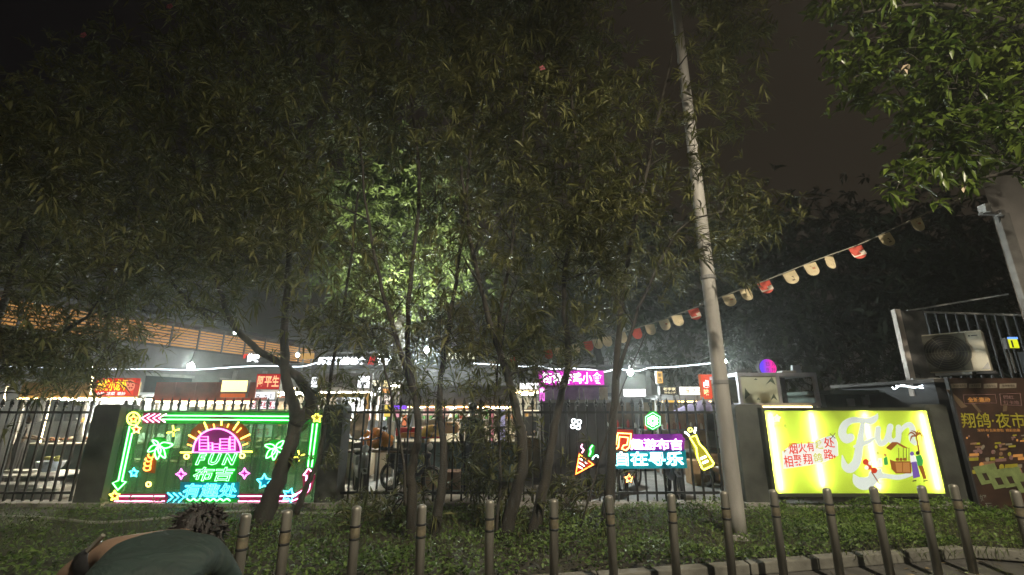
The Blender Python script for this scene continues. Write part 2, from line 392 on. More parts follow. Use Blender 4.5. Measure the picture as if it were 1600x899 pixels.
for a, b, c, d in ((293, 694.5, 300, 697), (310, 674, 315, 679), (333.5, 662.5, 335, 669), (357.5, 662.5, 355, 668), (377, 669, 370, 676), (387, 693, 379, 696)): neon([(a, b), (c, d)], 'orange', .9, name='sun_ray')
back([(300, 672), (318, 655), (346, 648), (372, 655), (388, 672), (392, 690), (376, 690), (360, 672), (338, 666), (316, 672), (300, 692), (292, 690)], 'orange')
for a, b, c, d in ((311.5, 682.5, 325, 704), (326, 692, 331.5, 704), (332.5, 694, 343, 704), (344, 686, 357.5, 704), (359.5, 682.5, 367, 704)):
    neon([(a, d), (a, b), (c, b), (c, d)], 'magenta', .85, True, name='tower_outline')
    for k in range(1, int((d-b)//5)+1): neon([(a+1, b+k*5), (c-1, b+k*5)], 'magenta', .6, name='tower_line')
def ntext(body, q, col, bk, r=.017, off=.008, sh=.0, name='neon_letter', proud=0., bky=None):
    text(body, (*q, NY), NEO[col], NTH, name, outline=r, offset=off, shear=sh, proud=proud)
    if bk: u0, v0, u1, v1 = q; back([(u0-4, v0-2), (u1+4, v0-2), (u1+3, v1+2), (u0-6, v1+2)], bk, dy=bky or .025)
ntext('FUN', (306, 709, 370, 727), 'green', 'green', .021, .03, .25)
ntext('布吉', (302, 730, 366, 752), 'green', 'green', .017, .012, .15, bky=.028)
ntext('有趣处', (286, 755.5, 370, 778), 'cyan', 'cyan', .017, .006, .12, bky=.031)
neon([(292+i*5.2, 781+(1.8 if i % 2 else -1.6)) for i in range(14)], 'green', 1.0, smooth=3)
back([(288, 778.5), (372, 778.5), (372, 787), (288, 787)], 'green', dy=.034)
for u, v in ((283, 741), (382, 740)): neon(star(u, v, 8, 90, 4, .45), 'magenta', 1.0, True); back(star(u, v, 8, 90, 4, .5), 'magenta')
neon([(187, 775.5), (257, 775.5)], 'pink', 1.0); neon([(179, 783.5), (257, 783.5)], 'pink', 1.0); back([(178, 772), (262, 772), (262, 787), (176, 787)], 'pink')
neon([(372, 775.5), (456, 775.5)], 'pink', .9); neon([(372, 783.5), (450, 783.5)], 'pink', .9); back([(374, 772), (458, 772), (456, 787), (374, 787)], 'pink')
for u in (262, 271, 280): neon([(u, 770.5), (u+8, 777), (u-1, 785)], 'cyan', .9)
back([(259, 769), (284, 769), (284, 787), (257, 787)], 'cyan', dy=.037)
neon(star(413, 753, 12), 'cyan', 1.1, True); neon(star(452, 774, 11, 70), 'cyan', 1.1, True); back(star(413, 753, 12), 'cyan'); back(star(452, 774, 11, 70), 'cyan')
neon([(489, 662), (481, 730)], 'green', 1.0); neon([(495.5, 662), (487, 730)], 'green', 1.0); back([(486, 660), (501, 660), (492, 732), (477, 732)], 'green')
neon([(479, 743), (474, 743), (482, 732), (491, 742), (485, 743)], 'pink', 1.2); neon([(479, 743), (477.5, 758), (471, 768), (455, 775.5)], 'pink', 1.2, smooth=3); neon([(485, 743), (483, 764), (472, 776), (456, 783)], 'pink', 1.1, smooth=3)
back([(472, 744), (482, 730), (493, 744), (487, 766), (470, 784), (456, 786), (456, 774), (474, 762)], 'pink')

NTH = thing('neon_sign', 'neon sign with party popper, music note, champagne bottle and cyan lettering on the fence', 'neon sign', P(1000, 770, NY))
for a in (35, 125, 215, 305): c, s_ = math.cos(R(a)), math.sin(R(a)); neon(circ(900+6*c, 663-6*s_, 3.2, 8), 'white', .9, True, name='petal')
neon([(905.4, 710), (927, 726), (899.7, 741)], 'orange', 1.3, True); back([(904, 706), (931, 726), (897, 745)], 'red')
for k in (0, 1, 2): neon([(906.5-k*1.5, 717+k*6), (917-k*3.6, 724.5+k*4)], 'white', 1.0, name='stripe')
neon([(909, 708), (912, 703), (908, 699), (910, 694)], 'pink', 1.0, smooth=3); neon([(920.5, 713), (923, 706), (922, 702), (926, 696)], 'green', 1.2, smooth=3); neon([(925.5, 718), (929, 713), (933, 712), (935, 715)], 'mint', 1.0, smooth=3)
back([(918, 714), (919, 703), (924, 694), (930, 697), (927, 714)], 'green')
for k in range(6): a = 90+60*k; neon(circ(1020+5.5*math.cos(R(a)), 658-5.5*math.sin(R(a)), 2.6, 8), 'white', .9, True, name='petal')
back([(1015, 642), (1026, 643), (1033, 654), (1032, 664), (1026, 672), (1014, 672), (1009, 662), (1009, 652)], 'green')
gl = neon(star(1020, 658, 13, 90, 6, .86), 'green', .6, True)
neon([(965.5, 677), (986, 678), (983.5, 699), (978, 704), (971.5, 701.5), (974, 696.5), (980, 695), (981.5, 684), (968, 682.5), (966, 699), (960, 704), (954.5, 701.5), (957, 696.5), (962, 695)], 'amber', 1.15, True)
back([(961, 671), (989, 672), (988, 702), (978, 708), (952, 707), (952, 695), (959, 692)], 'red')
ntext('趣游布吉', (985, 686, 1066, 703.5), 'purple', 'purple', .018, .006, name='neon_letter')
back([(984, 679), (1066, 678), (1070, 706), (984, 706)], 'purple', dy=.032)
ntext('自在寻乐', (961, 706, 1068, 728), 'mint', None, .018, .012, name='neon_letter'); back([(956, 703), (1071, 703), (1074, 732), (957, 733)], 'cyan')
neon(star(983, 748, 6.5), 'amber', 1.1, True); back(star(983, 748, 10), 'red')
neon([(1078, 684), (1087.5, 680.5), (1093, 694), (1101.5, 703), (1115, 724), (1113, 728), (1100, 734), (1097, 732), (1089.5, 713), (1088, 700)], 'lime', 1.3, True); back([(1076, 683), (1088, 678), (1095, 693), (1104, 702), (1118, 727), (1098, 737), (1086, 712)], 'yellow')
for a, b in ((1099, 715), (1102, 722)): neon([(a-4, b+2), (a+4, b-1.6)], 'white', 1.5, name='label_stripe')
neon(circ(1078.5, 672, 3, 8), 'lime', 1.0, True); neon([(1070, 675), (1077, 681)], 'white', 1.5); neon([(1087, 668), (1085, 677)], 'white', 1.5)

# ================================================================== YELLOW LIGHT BOX
LY = 7.72
T = thing('light_box', 'glowing yellow green light box with white script Fun and food cart drawing', 'light box', P(1340, 780, LY))
x0, x1, z0, z1 = rect(MB(), 1196, 642, 1450, 771, LY); x0 = P(1212, 771, LY).x; x1 = P(1477, 771, LY).x
FRAME = pm('box_frame', (.05, .055, .04), .5)
WIN = pm('box_inside', (.22, .22, .18), .8, .05)
m = MB(); m.box(x0-.05, x1+.05, LY-.015, LY+.2, z1, z1+.05); m.box(x0-.05, x1+.05, LY-.015, LY+.2, z0-.05, z0); m.box(x0-.05, x0, LY-.0149, LY+.2, z0, z1); m.box(x1, x1+.05, LY-.0149, LY+.2, z0, z1); m.build('frame', FRAME, T)
MB().box(x0, x1, LY+.19, LY+.2, z0, z1).build('back_sheet', WIN, T)
LB = backlit('lime_print', (.54, .70, .07), .06, 1.)
MB().add([(x0, LY, z0), (x1, LY, z0), (x1, LY, z1), (x0, LY, z1)], [(0, 1, 2, 3)]).build('face_sheet', LB, T)
TUBE = em('fluorescent_tube', (1, 1, .84), 140)
for fx, a, b in ((.035, .03, .97), (.285, .08, .97), (.615, .05, .97), (.965, .04, .96)):
    X = x0+(x1-x0)*fx; MB().tube([(X, LY+.045, z0+(z1-z0)*a), (X+.0, LY+.045, z0+(z1-z0)*b)], .016, 8).build('tube_lamp', TUBE, T)
for z in (z0-.25,):
    for X in (x0+.15, x1-.15): MB().box(X-.03, X+.03, LY+.05, LY+.11, 0, z0-.05).build('leg', FRAME, T)
# printed drawing: thin film on the face
def film(n, pts, col, glow, layer=1): return poly_slab(pts, LY-.002*layer, .001).build(n, MATS.get('print_'+col) or backlit('print_'+col, PRN[col], glow, .0), T)
PRN = dict(white=(.62, .68, .62), red=(.62, .05, .02), brown=(.30, .10, .02), orange=(.5, .22, .06), violet=(.18, .10, .40), green=(.06, .36, .08), tan=(.6, .35, .2), yellow=(.62, .55, .05), black=(.04, .03, .02), paper=(.95, .95, .9))
def ribbon(pts, wid, n=6):                       # closed outline of a brush stroke of changing width
    q = bez([Vector((u, v, w)) for (u, v), w in zip(pts, wid)], n); L_, R_ = [], []
    for i, p in enumerate(q):
        d = q[min(i+1, len(q)-1)]-q[max(i-1, 0)]; l = math.hypot(d.x, d.y) or 1; nx, ny = -d.y/l, d.x/l; w = p.z/2
        L_.append((p.x+nx*w, p.y+ny*w)); R_.append((p.x-nx*w, p.y-ny*w))
    return L_, R_
def stroke(n, pts, wid, col, glow, layer=1):
    L_, R_ = ribbon(pts, wid); m = MB(); Y = LY-.002*layer
    k = len(L_); m.add([P(u, v, Y) for u, v in L_]+[P(u, v, Y) for u, v in R_], [(i, i+1, k+i+1, k+i) for i in range(k-1)])
    for e in (0, -1):
        c = ((L_[e][0]+R_[e][0])/2, (L_[e][1]+R_[e][1])/2); w = math.hypot(L_[e][0]-R_[e][0], L_[e][1]-R_[e][1])/2
        if w > .6: m.add([P(a, b, Y-.0003) for a, b in circ(c[0], c[1], w, 14)], [tuple(range(14))])
    return m.build(n, MATS.get('print_'+col) or backlit('print_'+col, PRN[col], glow, .0), T)
Wg = .95
stroke('script_letter', [(1329, 684), (1322, 686), (1316, 677), (1320, 664), (1332, 657), (1348, 657), (1360, 658), (1368, 653), (1371, 647)], [13, 14, 13, 12, 10, 9, 12, 9, 2], 'white', Wg)
stroke('script_letter', [(1348, 664), (1345, 684), (1342, 704), (1338, 722), (1329, 732), (1320, 728), (1316, 712)], [8, 11, 13, 14, 15, 11, 2], 'white', Wg, 1.5)
stroke('script_letter', [(1335, 698), (1347, 694), (1358, 690), (1364, 686)], [4, 8, 8, 6], 'white', Wg, 2)
stroke('script_letter', [(1334, 742), (1340, 752), (1352, 756), (1366, 748), (1374, 736)], [3, 16, 20, 16, 9], 'white', Wg)
stroke('script_letter', [(1372, 670), (1371, 684), (1376, 693), (1384, 689), (1389, 676), (1391, 667)], [9, 10, 10, 9, 9, 10], 'white', Wg, 2)
stroke('script_letter', [(1390, 668), (1389, 684), (1396, 690), (1402, 684)], [9, 9, 8, 5], 'white', Wg, 2.5)
stroke('script_letter', [(1404, 668), (1404, 682), (1403, 691)], [9, 9, 8], 'white', Wg, 2)
stroke('script_letter', [(1404, 680), (1412, 668), (1421, 664), (1426, 672), (1425, 686), (1430, 693)], [4, 7, 9, 10, 10, 7], 'white', Wg, 3)
stroke('script_swash', [(1366, 742), (1384, 744), (1404, 746), (1424, 741), (1432, 736)], [18, 8, 8, 6, 2], 'white', Wg, 1.2)
G2 = .75
film('cart_roof', [(1384, 700), (1394, 691), (1402, 691), (1420, 701), (1412, 700), (1402, 694), (1392, 704)], 'brown', G2, 4)
film('cart_front', [(1390, 718), (1398, 721), (1424, 721), (1424, 740), (1400, 740), (1393, 733)], 'brown', G2, 4)
film('cart_door', [(1399, 723), (1409.5, 723), (1409.5, 738), (1401, 738)], 'orange', G2, 5); film('cart_door', [(1411, 723), (1421, 723), (1422, 738), (1411, 738)], 'orange', G2, 5)
for u in (1404, 1411, 1416, 1420): film('cart_pole', [(u, 700), (u+.8, 700), (u+.8, 720), (u, 720)], 'black', G2, 4)
for u in (1402, 1408, 1414): film('cart_pot', circ(u, 718, 2.6, 8), 'brown', G2, 5)
film('printed_skirt', [(1424, 722), (1432, 721), (1438, 745), (1427, 748)], 'violet', G2, 5); film('printed_blouse', [(1422, 711), (1430, 712), (1433, 722), (1423, 723)], 'paper', G2, 5); film('printed_hair', circ(1425, 709, 3.4, 8), 'violet', G2, 6)
film('printed_shirt', [(1431, 713), (1439, 711), (1443, 720), (1441, 729), (1434, 728)], 'green', G2, 4); film('printed_trousers', [(1435, 728), (1442, 728), (1448, 748), (1443, 749)], 'brown', G2, 4.5); film('printed_hair', circ(1434, 708, 3.2, 8), 'black', G2, 6)
film('printed_shoe', [(1426, 751), (1432, 750), (1432, 752), (1426, 753)], 'black', G2, 5); film('printed_shoe', [(1443, 751), (1450, 750), (1450, 752), (1443, 753)], 'black', G2, 5)
film('printed_shirt', [(1380, 716), (1386, 714), (1388, 726), (1382, 727)], 'green', G2, 5); film('printed_hair', circ(1383, 711, 2.4, 8), 'orange', G2, 6); film('printed_apron', [(1372, 716), (1378, 716), (1379, 730), (1371, 730)], 'paper', G2, 5); film('printed_hair', circ(1372, 708, 2.2, 8), 'black', G2, 6)
stroke('palm_trunk', [(1436, 706), (1434, 694), (1432, 683)], [3, 2.4, 2], 'brown', G2, 5)
for a, b, c, d in ((1424, 676, 1418, 681), (1425, 682, 1422, 690), (1431, 676, 1424, 673), (1438, 678, 1444, 684), (1438, 676, 1441, 690), (1434, 674, 1437, 671)): stroke('palm_frond', [(1432, 682), (a, b), (c, d)], [1.5, 2.6, .6], 'brown', G2, 6)
for i, (u, v) in enumerate(((1353, 722), (1358, 730), (1366, 735), (1360, 724), (1354, 731))): film('printed_skewer_meat', circ(u, v, 5 if i < 3 else 3.4, 10), 'red' if i < 3 else 'paper', G2, 5+i*.3)
stroke('skewer_stick', [(1362, 738), (1374, 756)], [1.6, 1.6], 'brown', G2, 6)
film('text_ground', [(1222, 705), (1240, 694), (1266, 693), (1286, 684), (1304, 680), (1309, 692), (1310, 712), (1290, 722), (1262, 728), (1224, 733)], 'paper', 1.25, 1)
PR = backlit('print_text_red', (.66, .035, .015), .95, 0); PY = backlit('print_text_lime', (.55, .55, .05), .95, 0)
def ltext(chs):
    for ch, u0, v0, u1, v1, mt in chs: text(ch, (u0, v0, u1, v1, LY-.006), mt, T, 'printed_letter', offset=.012)
ltext([('烟', 1232, 692, 1246, 710, PR), ('火', 1247, 690.5, 1260, 708, PR), ('有', 1260.5, 689, 1272, 705.5, PR), ('趣', 1273.5, 687, 1286, 702, PY), ('处', 1287, 684, 1304, 700, PR),
       ('相', 1225, 712, 1239, 730, PR), ('聚', 1240, 711, 1253, 728, PR), ('翔', 1255, 709, 1269, 726, PR), ('鸽', 1271, 708, 1285, 722, PY), ('路', 1287, 702, 1302, 718, PR)])
film('spark', star(1226, 704.5, 3.6, 90, 4, .4), 'orange', G2, 3); film('spark', star(1304, 714, 3.6, 90, 4, .4), 'red', G2, 3); stroke('cross_mark', [(1297, 678), (1305, 685)], [1.2, 1.2], 'black', G2, 3); stroke('cross_mark', [(1305, 677), (1298, 686)], [1.2, 1.2], 'black', G2, 3.5)
text('布吉有趣处', (1205, 663, 1229, 668.5, LY-.004), backlit('print_small', (.10, .12, .02), .8, 0), T, 'printed_letter', offset=.01)
film('logo', star(1214, 654, 7, 90, 5, .7), 'paper', 1.25, 2)

# ================================================================== BOLLARDS
def bollard_labels():
    L = {0: 'bollard at the left end of the row beside the person\'s back', 1: 'bollard second from the left, in front of the forked trunk', 4: 'bollard in front of the dark standing figure behind the fence',
         5: 'bollard left of the party popper sign\'s thin tree', 6: 'bollard under the red star of the neon sign', 7: 'bollard below the cyan neon lettering', 8: 'bollard right in front of the tall pole foot',
         9: 'bollard at the left edge of the yellow light box', 10: 'bollard below the red printed text of the light box', 11: 'bollard below the script letters of the light box', 12: 'bollard below the printed food cart', 13: 'bollard past the right corner of the light box', 14: 'bollard apart at the far right in front of the brown poster',
         2: 'bollard below the iron fence right of the palm sign', 3: 'bollard just left of the paired middle trunks'}
    return ['steel '+L[i] for i in range(15)]
BL = bollard_labels()
TAPE = pm('dark_band', (.012, .012, .012), .6); YEL = pm('worn_yellow_film', (.15, .13, .085), .5, .5, 20, .1)
proto = None
for i, (u, v) in enumerate(BOL):
    bx, by = boll_xy(u, v); loc = (bx, by, 0)
    if proto is None:
        proto = thing('bollard', BL[i], 'bollard', loc, 'steel bollards along the kerb')
        r = .038
        MB().lathe([(r, 0), (r, .80), (r*.98, .815), (r*.8, .826), (r*.35, .832), (0, .833)], loc, 20).build('post', STEEL, proto, smooth=True)
        MB().lathe([(.075, 0), (.075, .008), (.06, .014), (r, .016)], loc, 18).build('flange', STEEL, proto, smooth=True)
        for z in (.585, .675): MB().lathe([(r+.001, z), (r+.0035, z+.002), (r+.0035, z+.016), (r+.001, z+.018)], loc, 20).build('band', TAPE, proto, smooth=True)
        MB().lathe([(r+.0012, .602), (r+.0018, .604), (r+.0018, .672), (r+.0012, .674)], loc, 20).build('reflective_film', YEL, proto, smooth=True)
        for o in list(proto.children):
            for p in o.data.polygons: p.use_smooth = True
    else:
        b = dup(proto, loc, BL[i]); b.rotation_euler = (R(random.uniform(-1.2, 1.2)), R(random.uniform(-1.2, 1.2)), R(random.uniform(0, 360)))

# ================================================================== TALL POLE
PX, PYY = 2.78, 6.1
T = thing('utility_pole', 'tall tapered grey pole rising through the foliage on the right', 'pole', (PX, PYY, 0))
POLE = pm('pole_paint', (.33, .32, .30), .7, .3, 5, .25, stretch=(1, 1, .2))
MB().tube([(PX, PYY, z) for z in (0, .4, 2, 4, 6, 8, 10.2)], [.105, .102, .096, .088, .08, .07, .06], 18).build('pole', POLE, T, smooth=True)
MB().lathe([(.17, 0), (.17, .02), (.125, .03), (.12, .1), (.105, .11)], (PX, PYY, 0), 16).build('base', POLE, T)
for z in (1.9, 3.35): MB().lathe([(.1, z), (.103, z+.005), (.103, z+.05), (.1, z+.055)], (PX, PYY, 0), 18).build('strap', GREY, T)
MB().lathe([(.06, 10.2), (.05, 10.26), (0, 10.3)], (PX, PYY, 0), 14).build('cap', POLE, T)
# assumed street lamp, unseen behind the camera, added to light this side
HX, HY, HZ = 3.6, -1.6, 8.7
T = thing('assumed_street_lamp', 'assumed grey street lamp with a warm lit head, unseen on the pavement behind the viewer', 'street lamp', (HX+1.4, HY-.6, 0))
MB().tube([(HX+1.4, HY-.6, z) for z in (0, 2, 5, 8.5)], [.09, .085, .07, .055], 14).build('pole', POLE, T, smooth=True)
MB().tube(bez([(HX+1.4, HY-.6, 8.45), (HX+1.2, HY-.5, 8.75), (HX+.6, HY-.25, 8.8), (HX, HY, HZ+.06)], 6), .03, 8).build('arm', POLE, T, smooth=True)
MB().box(HX-.16, HX+.16, HY-.3, HY+.3, HZ, HZ+.12).build('lamp_housing', GREY, T, bevel=.03)
MB().box(HX-.12, HX+.12, HY-.24, HY+.24, HZ-.02, HZ-.004).build('assumed_lamp_glass', em('assumed_sodium_glass', (1, .78, .46), 8), T)
lt = bpy.data.lights.new('assumed_street_light', 'SPOT'); lt.energy = 7800; lt.color = (1, .87, .66); lt.spot_size = R(172); lt.spot_blend = .5; lt.shadow_soft_size = .15
lo = bpy.data.objects.new('assumed_street_light', lt); COL.objects.link(lo); lo.parent = T; lo.location = (HX-T.location.x, HY-T.location.y, HZ-.06)

# ================================================================== MARKET
def flood(u, v, Y, label, s=240, r=.055, w=0):
    p = P(u, v, Y); t = thing('flood_bulb', label, 'lamp', p, 'bare white bulbs over the market')
    MB().ball(p, r, 12, 8, (1, 1, 1.2)).build('bulb', em('bulb_%d' % s, (.9, 1, .96), s*9), t, smooth=True)
    MB().lathe([(.03, 0), (.035, .06), (.02, .1), (.012, .12)], p+Vector((0, 0, r*.95)), 8).build('socket', GREY, t)
    MB().tube([p+Vector((0, 0, r+.1)), p+Vector((.02, .01, r+.3)), p+Vector((-.15, .2, r+.42))], .006, 4).build('cable', BLACK, t)
    return t
flood(298, 573, 11.4, 'glaring white bulb over the red brown canopy at left', 210, .065)
flood(667, 547, 12.6, 'glaring white bulb between the two middle trunks', 800)
flood(985, 582, 10.9, 'glaring white bulb right of the magenta sign', 260, .06)
flood(1131, 565, 11.2, 'glaring white bulb just right of the tall pole', 170)
flood(1443, 614, 8.7, 'glaring white bulb left of the brown poster top', 110, .042)
flood(465, 555, 15.5, 'small white bulb at the end of the orange louvres', 90, .05)
flood(367, 520, 15.0, 'tiny white bulb above the orange louvres', 60, .04)
flood(145, 573, 11.2, 'white bulb on the post of the red chilli sign', 60, .05)

def assumed_uplight():  # assumed flood lamp and mast, added to brighten the pale tree
    p = P(600, 560, 10.9); t = thing('assumed_floodlight', 'assumed flood lamp on an added mast by the snack stall aimed up at the pale tree', 'assumed_floodlight', p)
    MB().box(p.x-.14, p.x+.14, p.y-.1, p.y+.1, p.z, p.z+.08).build('housing', SIGNF_ if False else BLACK, t, bevel=.01); MB().box(p.x-.12, p.x+.12, p.y-.08, p.y+.08, p.z+.082, p.z+.088).build('glass', em('assumed_flood_glass', (1, .98, .8), 20), t)
    MB().tube([(p.x, p.y, 0), (p.x, p.y, p.z)], .025, 6).build('mast', GREY, t)
    l = bpy.data.lights.new('assumed_flood_beam', 'SPOT'); l.energy = 4200; l.color = (1, .98, .78); l.spot_size = R(88); l.spot_blend = .6; l.shadow_soft_size = .1
    o = bpy.data.objects.new('assumed_flood_beam', l); COL.objects.link(o); o.parent = t; o.location = (0, 0, .12); o.rotation_euler = (R(180-38), 0, R(-4))
assumed_uplight()
def string(name, label, cat, pts, mat, r=.012, n=5, k=8):
    o = MB().tube(bez(pts, k), r, n).build(name, mat, origin=pts[0], smooth=True); tag(o, label, cat); return o
ROPE = em('rope_light', (.86, .93, 1), 3.2)
string('rope_light', 'white rope light drooping over the stalls from left edge to the forked trunk', 'rope light', [P(u, v, 10.6) for u, v in ((-30, 572), (60, 574), (140, 577), (235, 577), (300, 578), (380, 573), (420, 572), (470, 573), (500, 567), (560, 566))], ROPE, .013)
string('rope_light', 'white wavy rope light over the magenta sign up to the tall pole', 'rope light', [P(u, v, 9.4) for u, v in ((740, 568), (790, 571), (815, 573), (840, 572), (865, 577), (890, 575), (905, 577), (925, 578), (945, 581), (965, 577), (995, 580), (1015, 575), (1045, 574), (1080, 571), (1110, 568))], ROPE, .013)
string('rope_light', 'bundle of bright rope light hanging beside the bulb left of the poster', 'rope light', [P(u, v, 8.5) for u, v in ((1394, 605), (1398, 608), (1410, 602), (1428, 606), (1444, 602), (1458, 604), (1476, 600), (1462, 608), (1430, 605), (1400, 603))], em('rope_light_b', (.85, .95, 1), 6), .010)

SIGNF = pm('sign_frame', (.10, .10, .10), .5)
def signbox(u0, v0, u1, v1, Y, label, face, glow, words=(), cat='sign', name='sign', d=.12, trim=None, letters=None):
    p = P((u0+u1)/2, v1, Y); t = thing(name, label, cat, p)
    m = MB(); x0, x1, z0, z1 = rect(m, u0, v0, u1, v1, Y+.012, d); m.build('box', trim or SIGNF, t)
    MB().box(x0+.012, x1-.012, Y, Y+.01, z0+.012, z1-.012).build('face', em('face_%s' % label[:28], face, glow), t)
    for (body, q, col, g) in words: text(body, (*q, Y-.004), em('ink_%.2f_%.2f_%.2f_%.1f' % (*col, g), col, g), t, 'sign_letter', offset=.02)
    if z0 > .5 and d < .3:
        for X in (x0+.06, x1-.06): MB().box(X-.012, X+.012, Y+d+.015, Y+d+.04, z0-.45, z0+.1).build('bracket', SIGNF, t)
    return t
def stall(u0, u1, vr0, vr1, vc, Y, label, roof, front, backc, led=None, depth=1.7, group='food stalls of the night market', vled=None, valance=None, shelf=True, bat=1):
    vm = vc; x0, x1 = P(u0, vm, Y).x, P(u1, vm, Y).x; zt, zb, zc = P(u0, vr0, Y).z, P(u0, vr1, Y).z, P(u0, vc, Y).z
    t = thing('food_stall', label, 'food stall', ((x0+x1)/2, Y, 0), group)
    MB().add([(x0-.06, Y-.12, zb), (x1+.06, Y-.12, zb), (x1+.06, Y+depth, zb+.12), (x0-.06, Y+depth, zb+.12), (x0-.06, Y-.12, zb+.05), (x1+.06, Y-.12, zb+.05), (x1+.06, Y+depth, zb+.17), (x0-.06, Y+depth, zb+.17)],
             [(3, 2, 1, 0), (4, 5, 6, 7), (0, 1, 5, 4), (1, 2, 6, 5), (2, 3, 7, 6), (3, 0, 4, 7)]).build('roof', roof, t)
    if zt > zb+.07:
        k = max(2, int((x1-x0)/.45))
        for i in range(k):
            a, b = x0+(x1-x0)*i/k, x0+(x1-x0)*(i+1)/k
            MB().box(a+.004, b-.004, Y-.15+random.uniform(-.006, .006), Y-.12, zb-.02, zt).build('valance', valance or roof, t)
    for X in (x0, x1):
        for yy in (Y, Y+depth-.1): MB().box(X-.022, X+.022, yy-.022, yy+.022, 0, zb).build('post', GREY, t)
    MB().box(x0+.03, x1-.03, Y+.02, Y+.6, .05, zc-.03).build('counter', front, t, bevel=.01)
    MB().box(x0-.03, x1+.03, Y-.03, Y+.66, zc-.03, zc).build('counter_top', STEEL, t)
    MB().box(x0, x1, Y+depth-.06, Y+depth-.03, .1, zb).build('back_wall', backc, t)
    if shelf:
        for z in (zc+.42,): MB().box(x0+.05, x1-.05, Y+depth-.35, Y+depth-.07, z, z+.02).build('shelf', GREY, t)
        for i in range(int((x1-x0)/.16)):
            X = x0+.12+i*.16+random.uniform(-.03, .03); h = random.uniform(.1, .24); c = random.choice(JAR)
            MB().lathe([(.035, 0), (.04, .01), (.04, h*.75), (.018, h*.85), (.02, h)], (X, Y+depth-.2, zc+.44), 8).build('bottle', c, t)
    if led: MB().tube([(x0, Y-.17, zb-.03), (x1, Y-.17, zb-.03)], .014, 6).build('led_strip', led, t)
    inner = em('added_stall_batten_%d' % bat, (1, .88, .64), 105*bat)
    if bat: MB().box(x0+.15, x1-.15, Y+.7, Y+.76, zb-.06, zb-.03).build('added_batten_lamp', inner, t)  # assumed batten, added under the roof to brighten the stall interior
    return t, x0, x1, zc
JAR = [pm('jar_'+n, c, .35, .15) for n, c in dict(red=(.5, .04, .03), amber=(.5, .24, .04), white=(.7, .7, .66), green=(.08, .3, .08), brown=(.16, .07, .03)).items()]
LEDW = em('led_white', (1, .93, .72), 22); LEDY = em('led_warm', (1, .74, .34), 18); LEDO = em('led_orange', (1, .58, .2), 12)
GLOWP = em('warm_tube', (1, .80, .46), 9)
CREAM = pm('cream_wall', (.42, .38, .30), .8, .2, 3, .1); BLUEW = pm('blue_white_panel', (.46, .54, .68), .6, .25, 3, .05); REDC = pm('red_brown_canvas', (.22, .035, .025), .85, .3, 5, .3); TARP = pm('grey_tarp', (.13, .13, .135), .8, .25, 2, .4)
PTARP = pm('violet_clear_tarp', (.26, .20, .38), .5, .4, 4, .4); YELW = pm('yellow_board', (.62, .42, .06), .6, .2, 4, .1); TAN = pm('tan_wall', (.36, .27, .18), .85, .3, 4, .2); BROWN = pm('brown_board', (.13, .08, .05), .8, .4, 4, .2); TEALW = pm('teal_counter', (.10, .16, .17), .7, .3, 4, .1)
s1, *_ = stall(20, 208, 598, 621, 694, 10.9, 'left food stall with white lit roof edge, blue white backboards and food trays', GREY, TEALW, BLUEW, LEDY, bat=3, valance=pm('tan_board_lit_gold', (.42, .27, .10), .6))  # warm light on the tan boards put into their gold colour
s2, *_ = stall(232, 392, 598, 626, 700, 11.0, 'food stall under the red brown canvas canopy', REDC, BROWN, CREAM, LEDY, bat=2)
s3, *_ = stall(398, 482, 604, 612, 690, 11.8, 'narrow bright stall behind the red three character sign', GREY, CREAM, CREAM, LEDW)
s4, *_ = stall(490, 578, 584, 612, 690, 11.0, 'food stall with grey upper boards, white strip light and yellow band', GREY, CREAM, BLUEW, LEDW, bat=3, valance=pm('grey_upper_board', (.30, .28, .28), .7))
s5, *_ = stall(582, 616, 592, 598, 690, 11.6, 'snack stall crowded with bright price boards right of the yellow band', GREY, CREAM, CREAM, LEDW, bat=2)
s6, *_ = stall(622, 806, 603, 634, 690, 10.4, 'food stall under grey tarpaulin behind the middle trunks', TARP, TEALW, CREAM, LEDO, valance=TARP)
s7, *_ = stall(806, 846, 600, 612, 684, 11.0, 'small stall with white glowing fascia left of the magenta sign', WHITE, CREAM, CREAM, LEDY)
s8, *_ = stall(962, 1022, 622, 628, 700, 12.4, 'dim stall beneath the white box lamp right of the magenta sign', TARP, BROWN, BROWN, None, bat=0)
s9, *_ = stall(1030, 1150, 618, 626, 705, 11.6, 'stall behind the violet parasol with tan boards', TARP, BROWN, TAN, LEDO, bat=0)
for u0, v0, u1, v1, Y, lb in ((12, 604, 5, 632, 10.7, 'slanting warm fluorescent tube at the far left end of the stalls'), (78, 623, 72, 655, 10.7, 'upper cream light tube on a post of the left stall'), (70, 659, 62, 692, 10.75, 'lower cream light tube on a post of the left stall'), (145, 588, 142, 618, 10.5, 'thin golden light tube beside the red chilli sign'),
                              (430, 619, 439, 619, 11.5, 'short white tube right of the white menu board'), (452, 607, 462, 607, 11.5, 'short white tube between the trunk forks, topmost of three'), (452, 612, 461, 612, 11.5, 'short white tube between the trunk forks, middle of three'), (453, 620, 463, 620, 11.5, 'short white tube between the trunk forks, lowest of three'), (292, 634, 330, 634, 10.8, 'thin warm light tube under the red brown canopy')):
    a, b = P(u0, v0, Y), P(u1, v1, Y); o = thing('tube_light', lb, 'tube light', (a+b)/2); MB().tube([a, b], .02, 8).build('tube', GLOWP, o, smooth=True)
    for q, w in ((a, a.lerp(b, -.05)), (b, a.lerp(b, 1.05))): MB().tube([q, w], .024, 8).build('end_cap', GREY, o)
# yellow band under strip light of the fourth stall
p = P(534, 690, 11.0); rect(mm := MB(), 490, 613, 578, 621, 10.82, .02); mm.v; o = mm.build('fascia_band', YELW, s4)

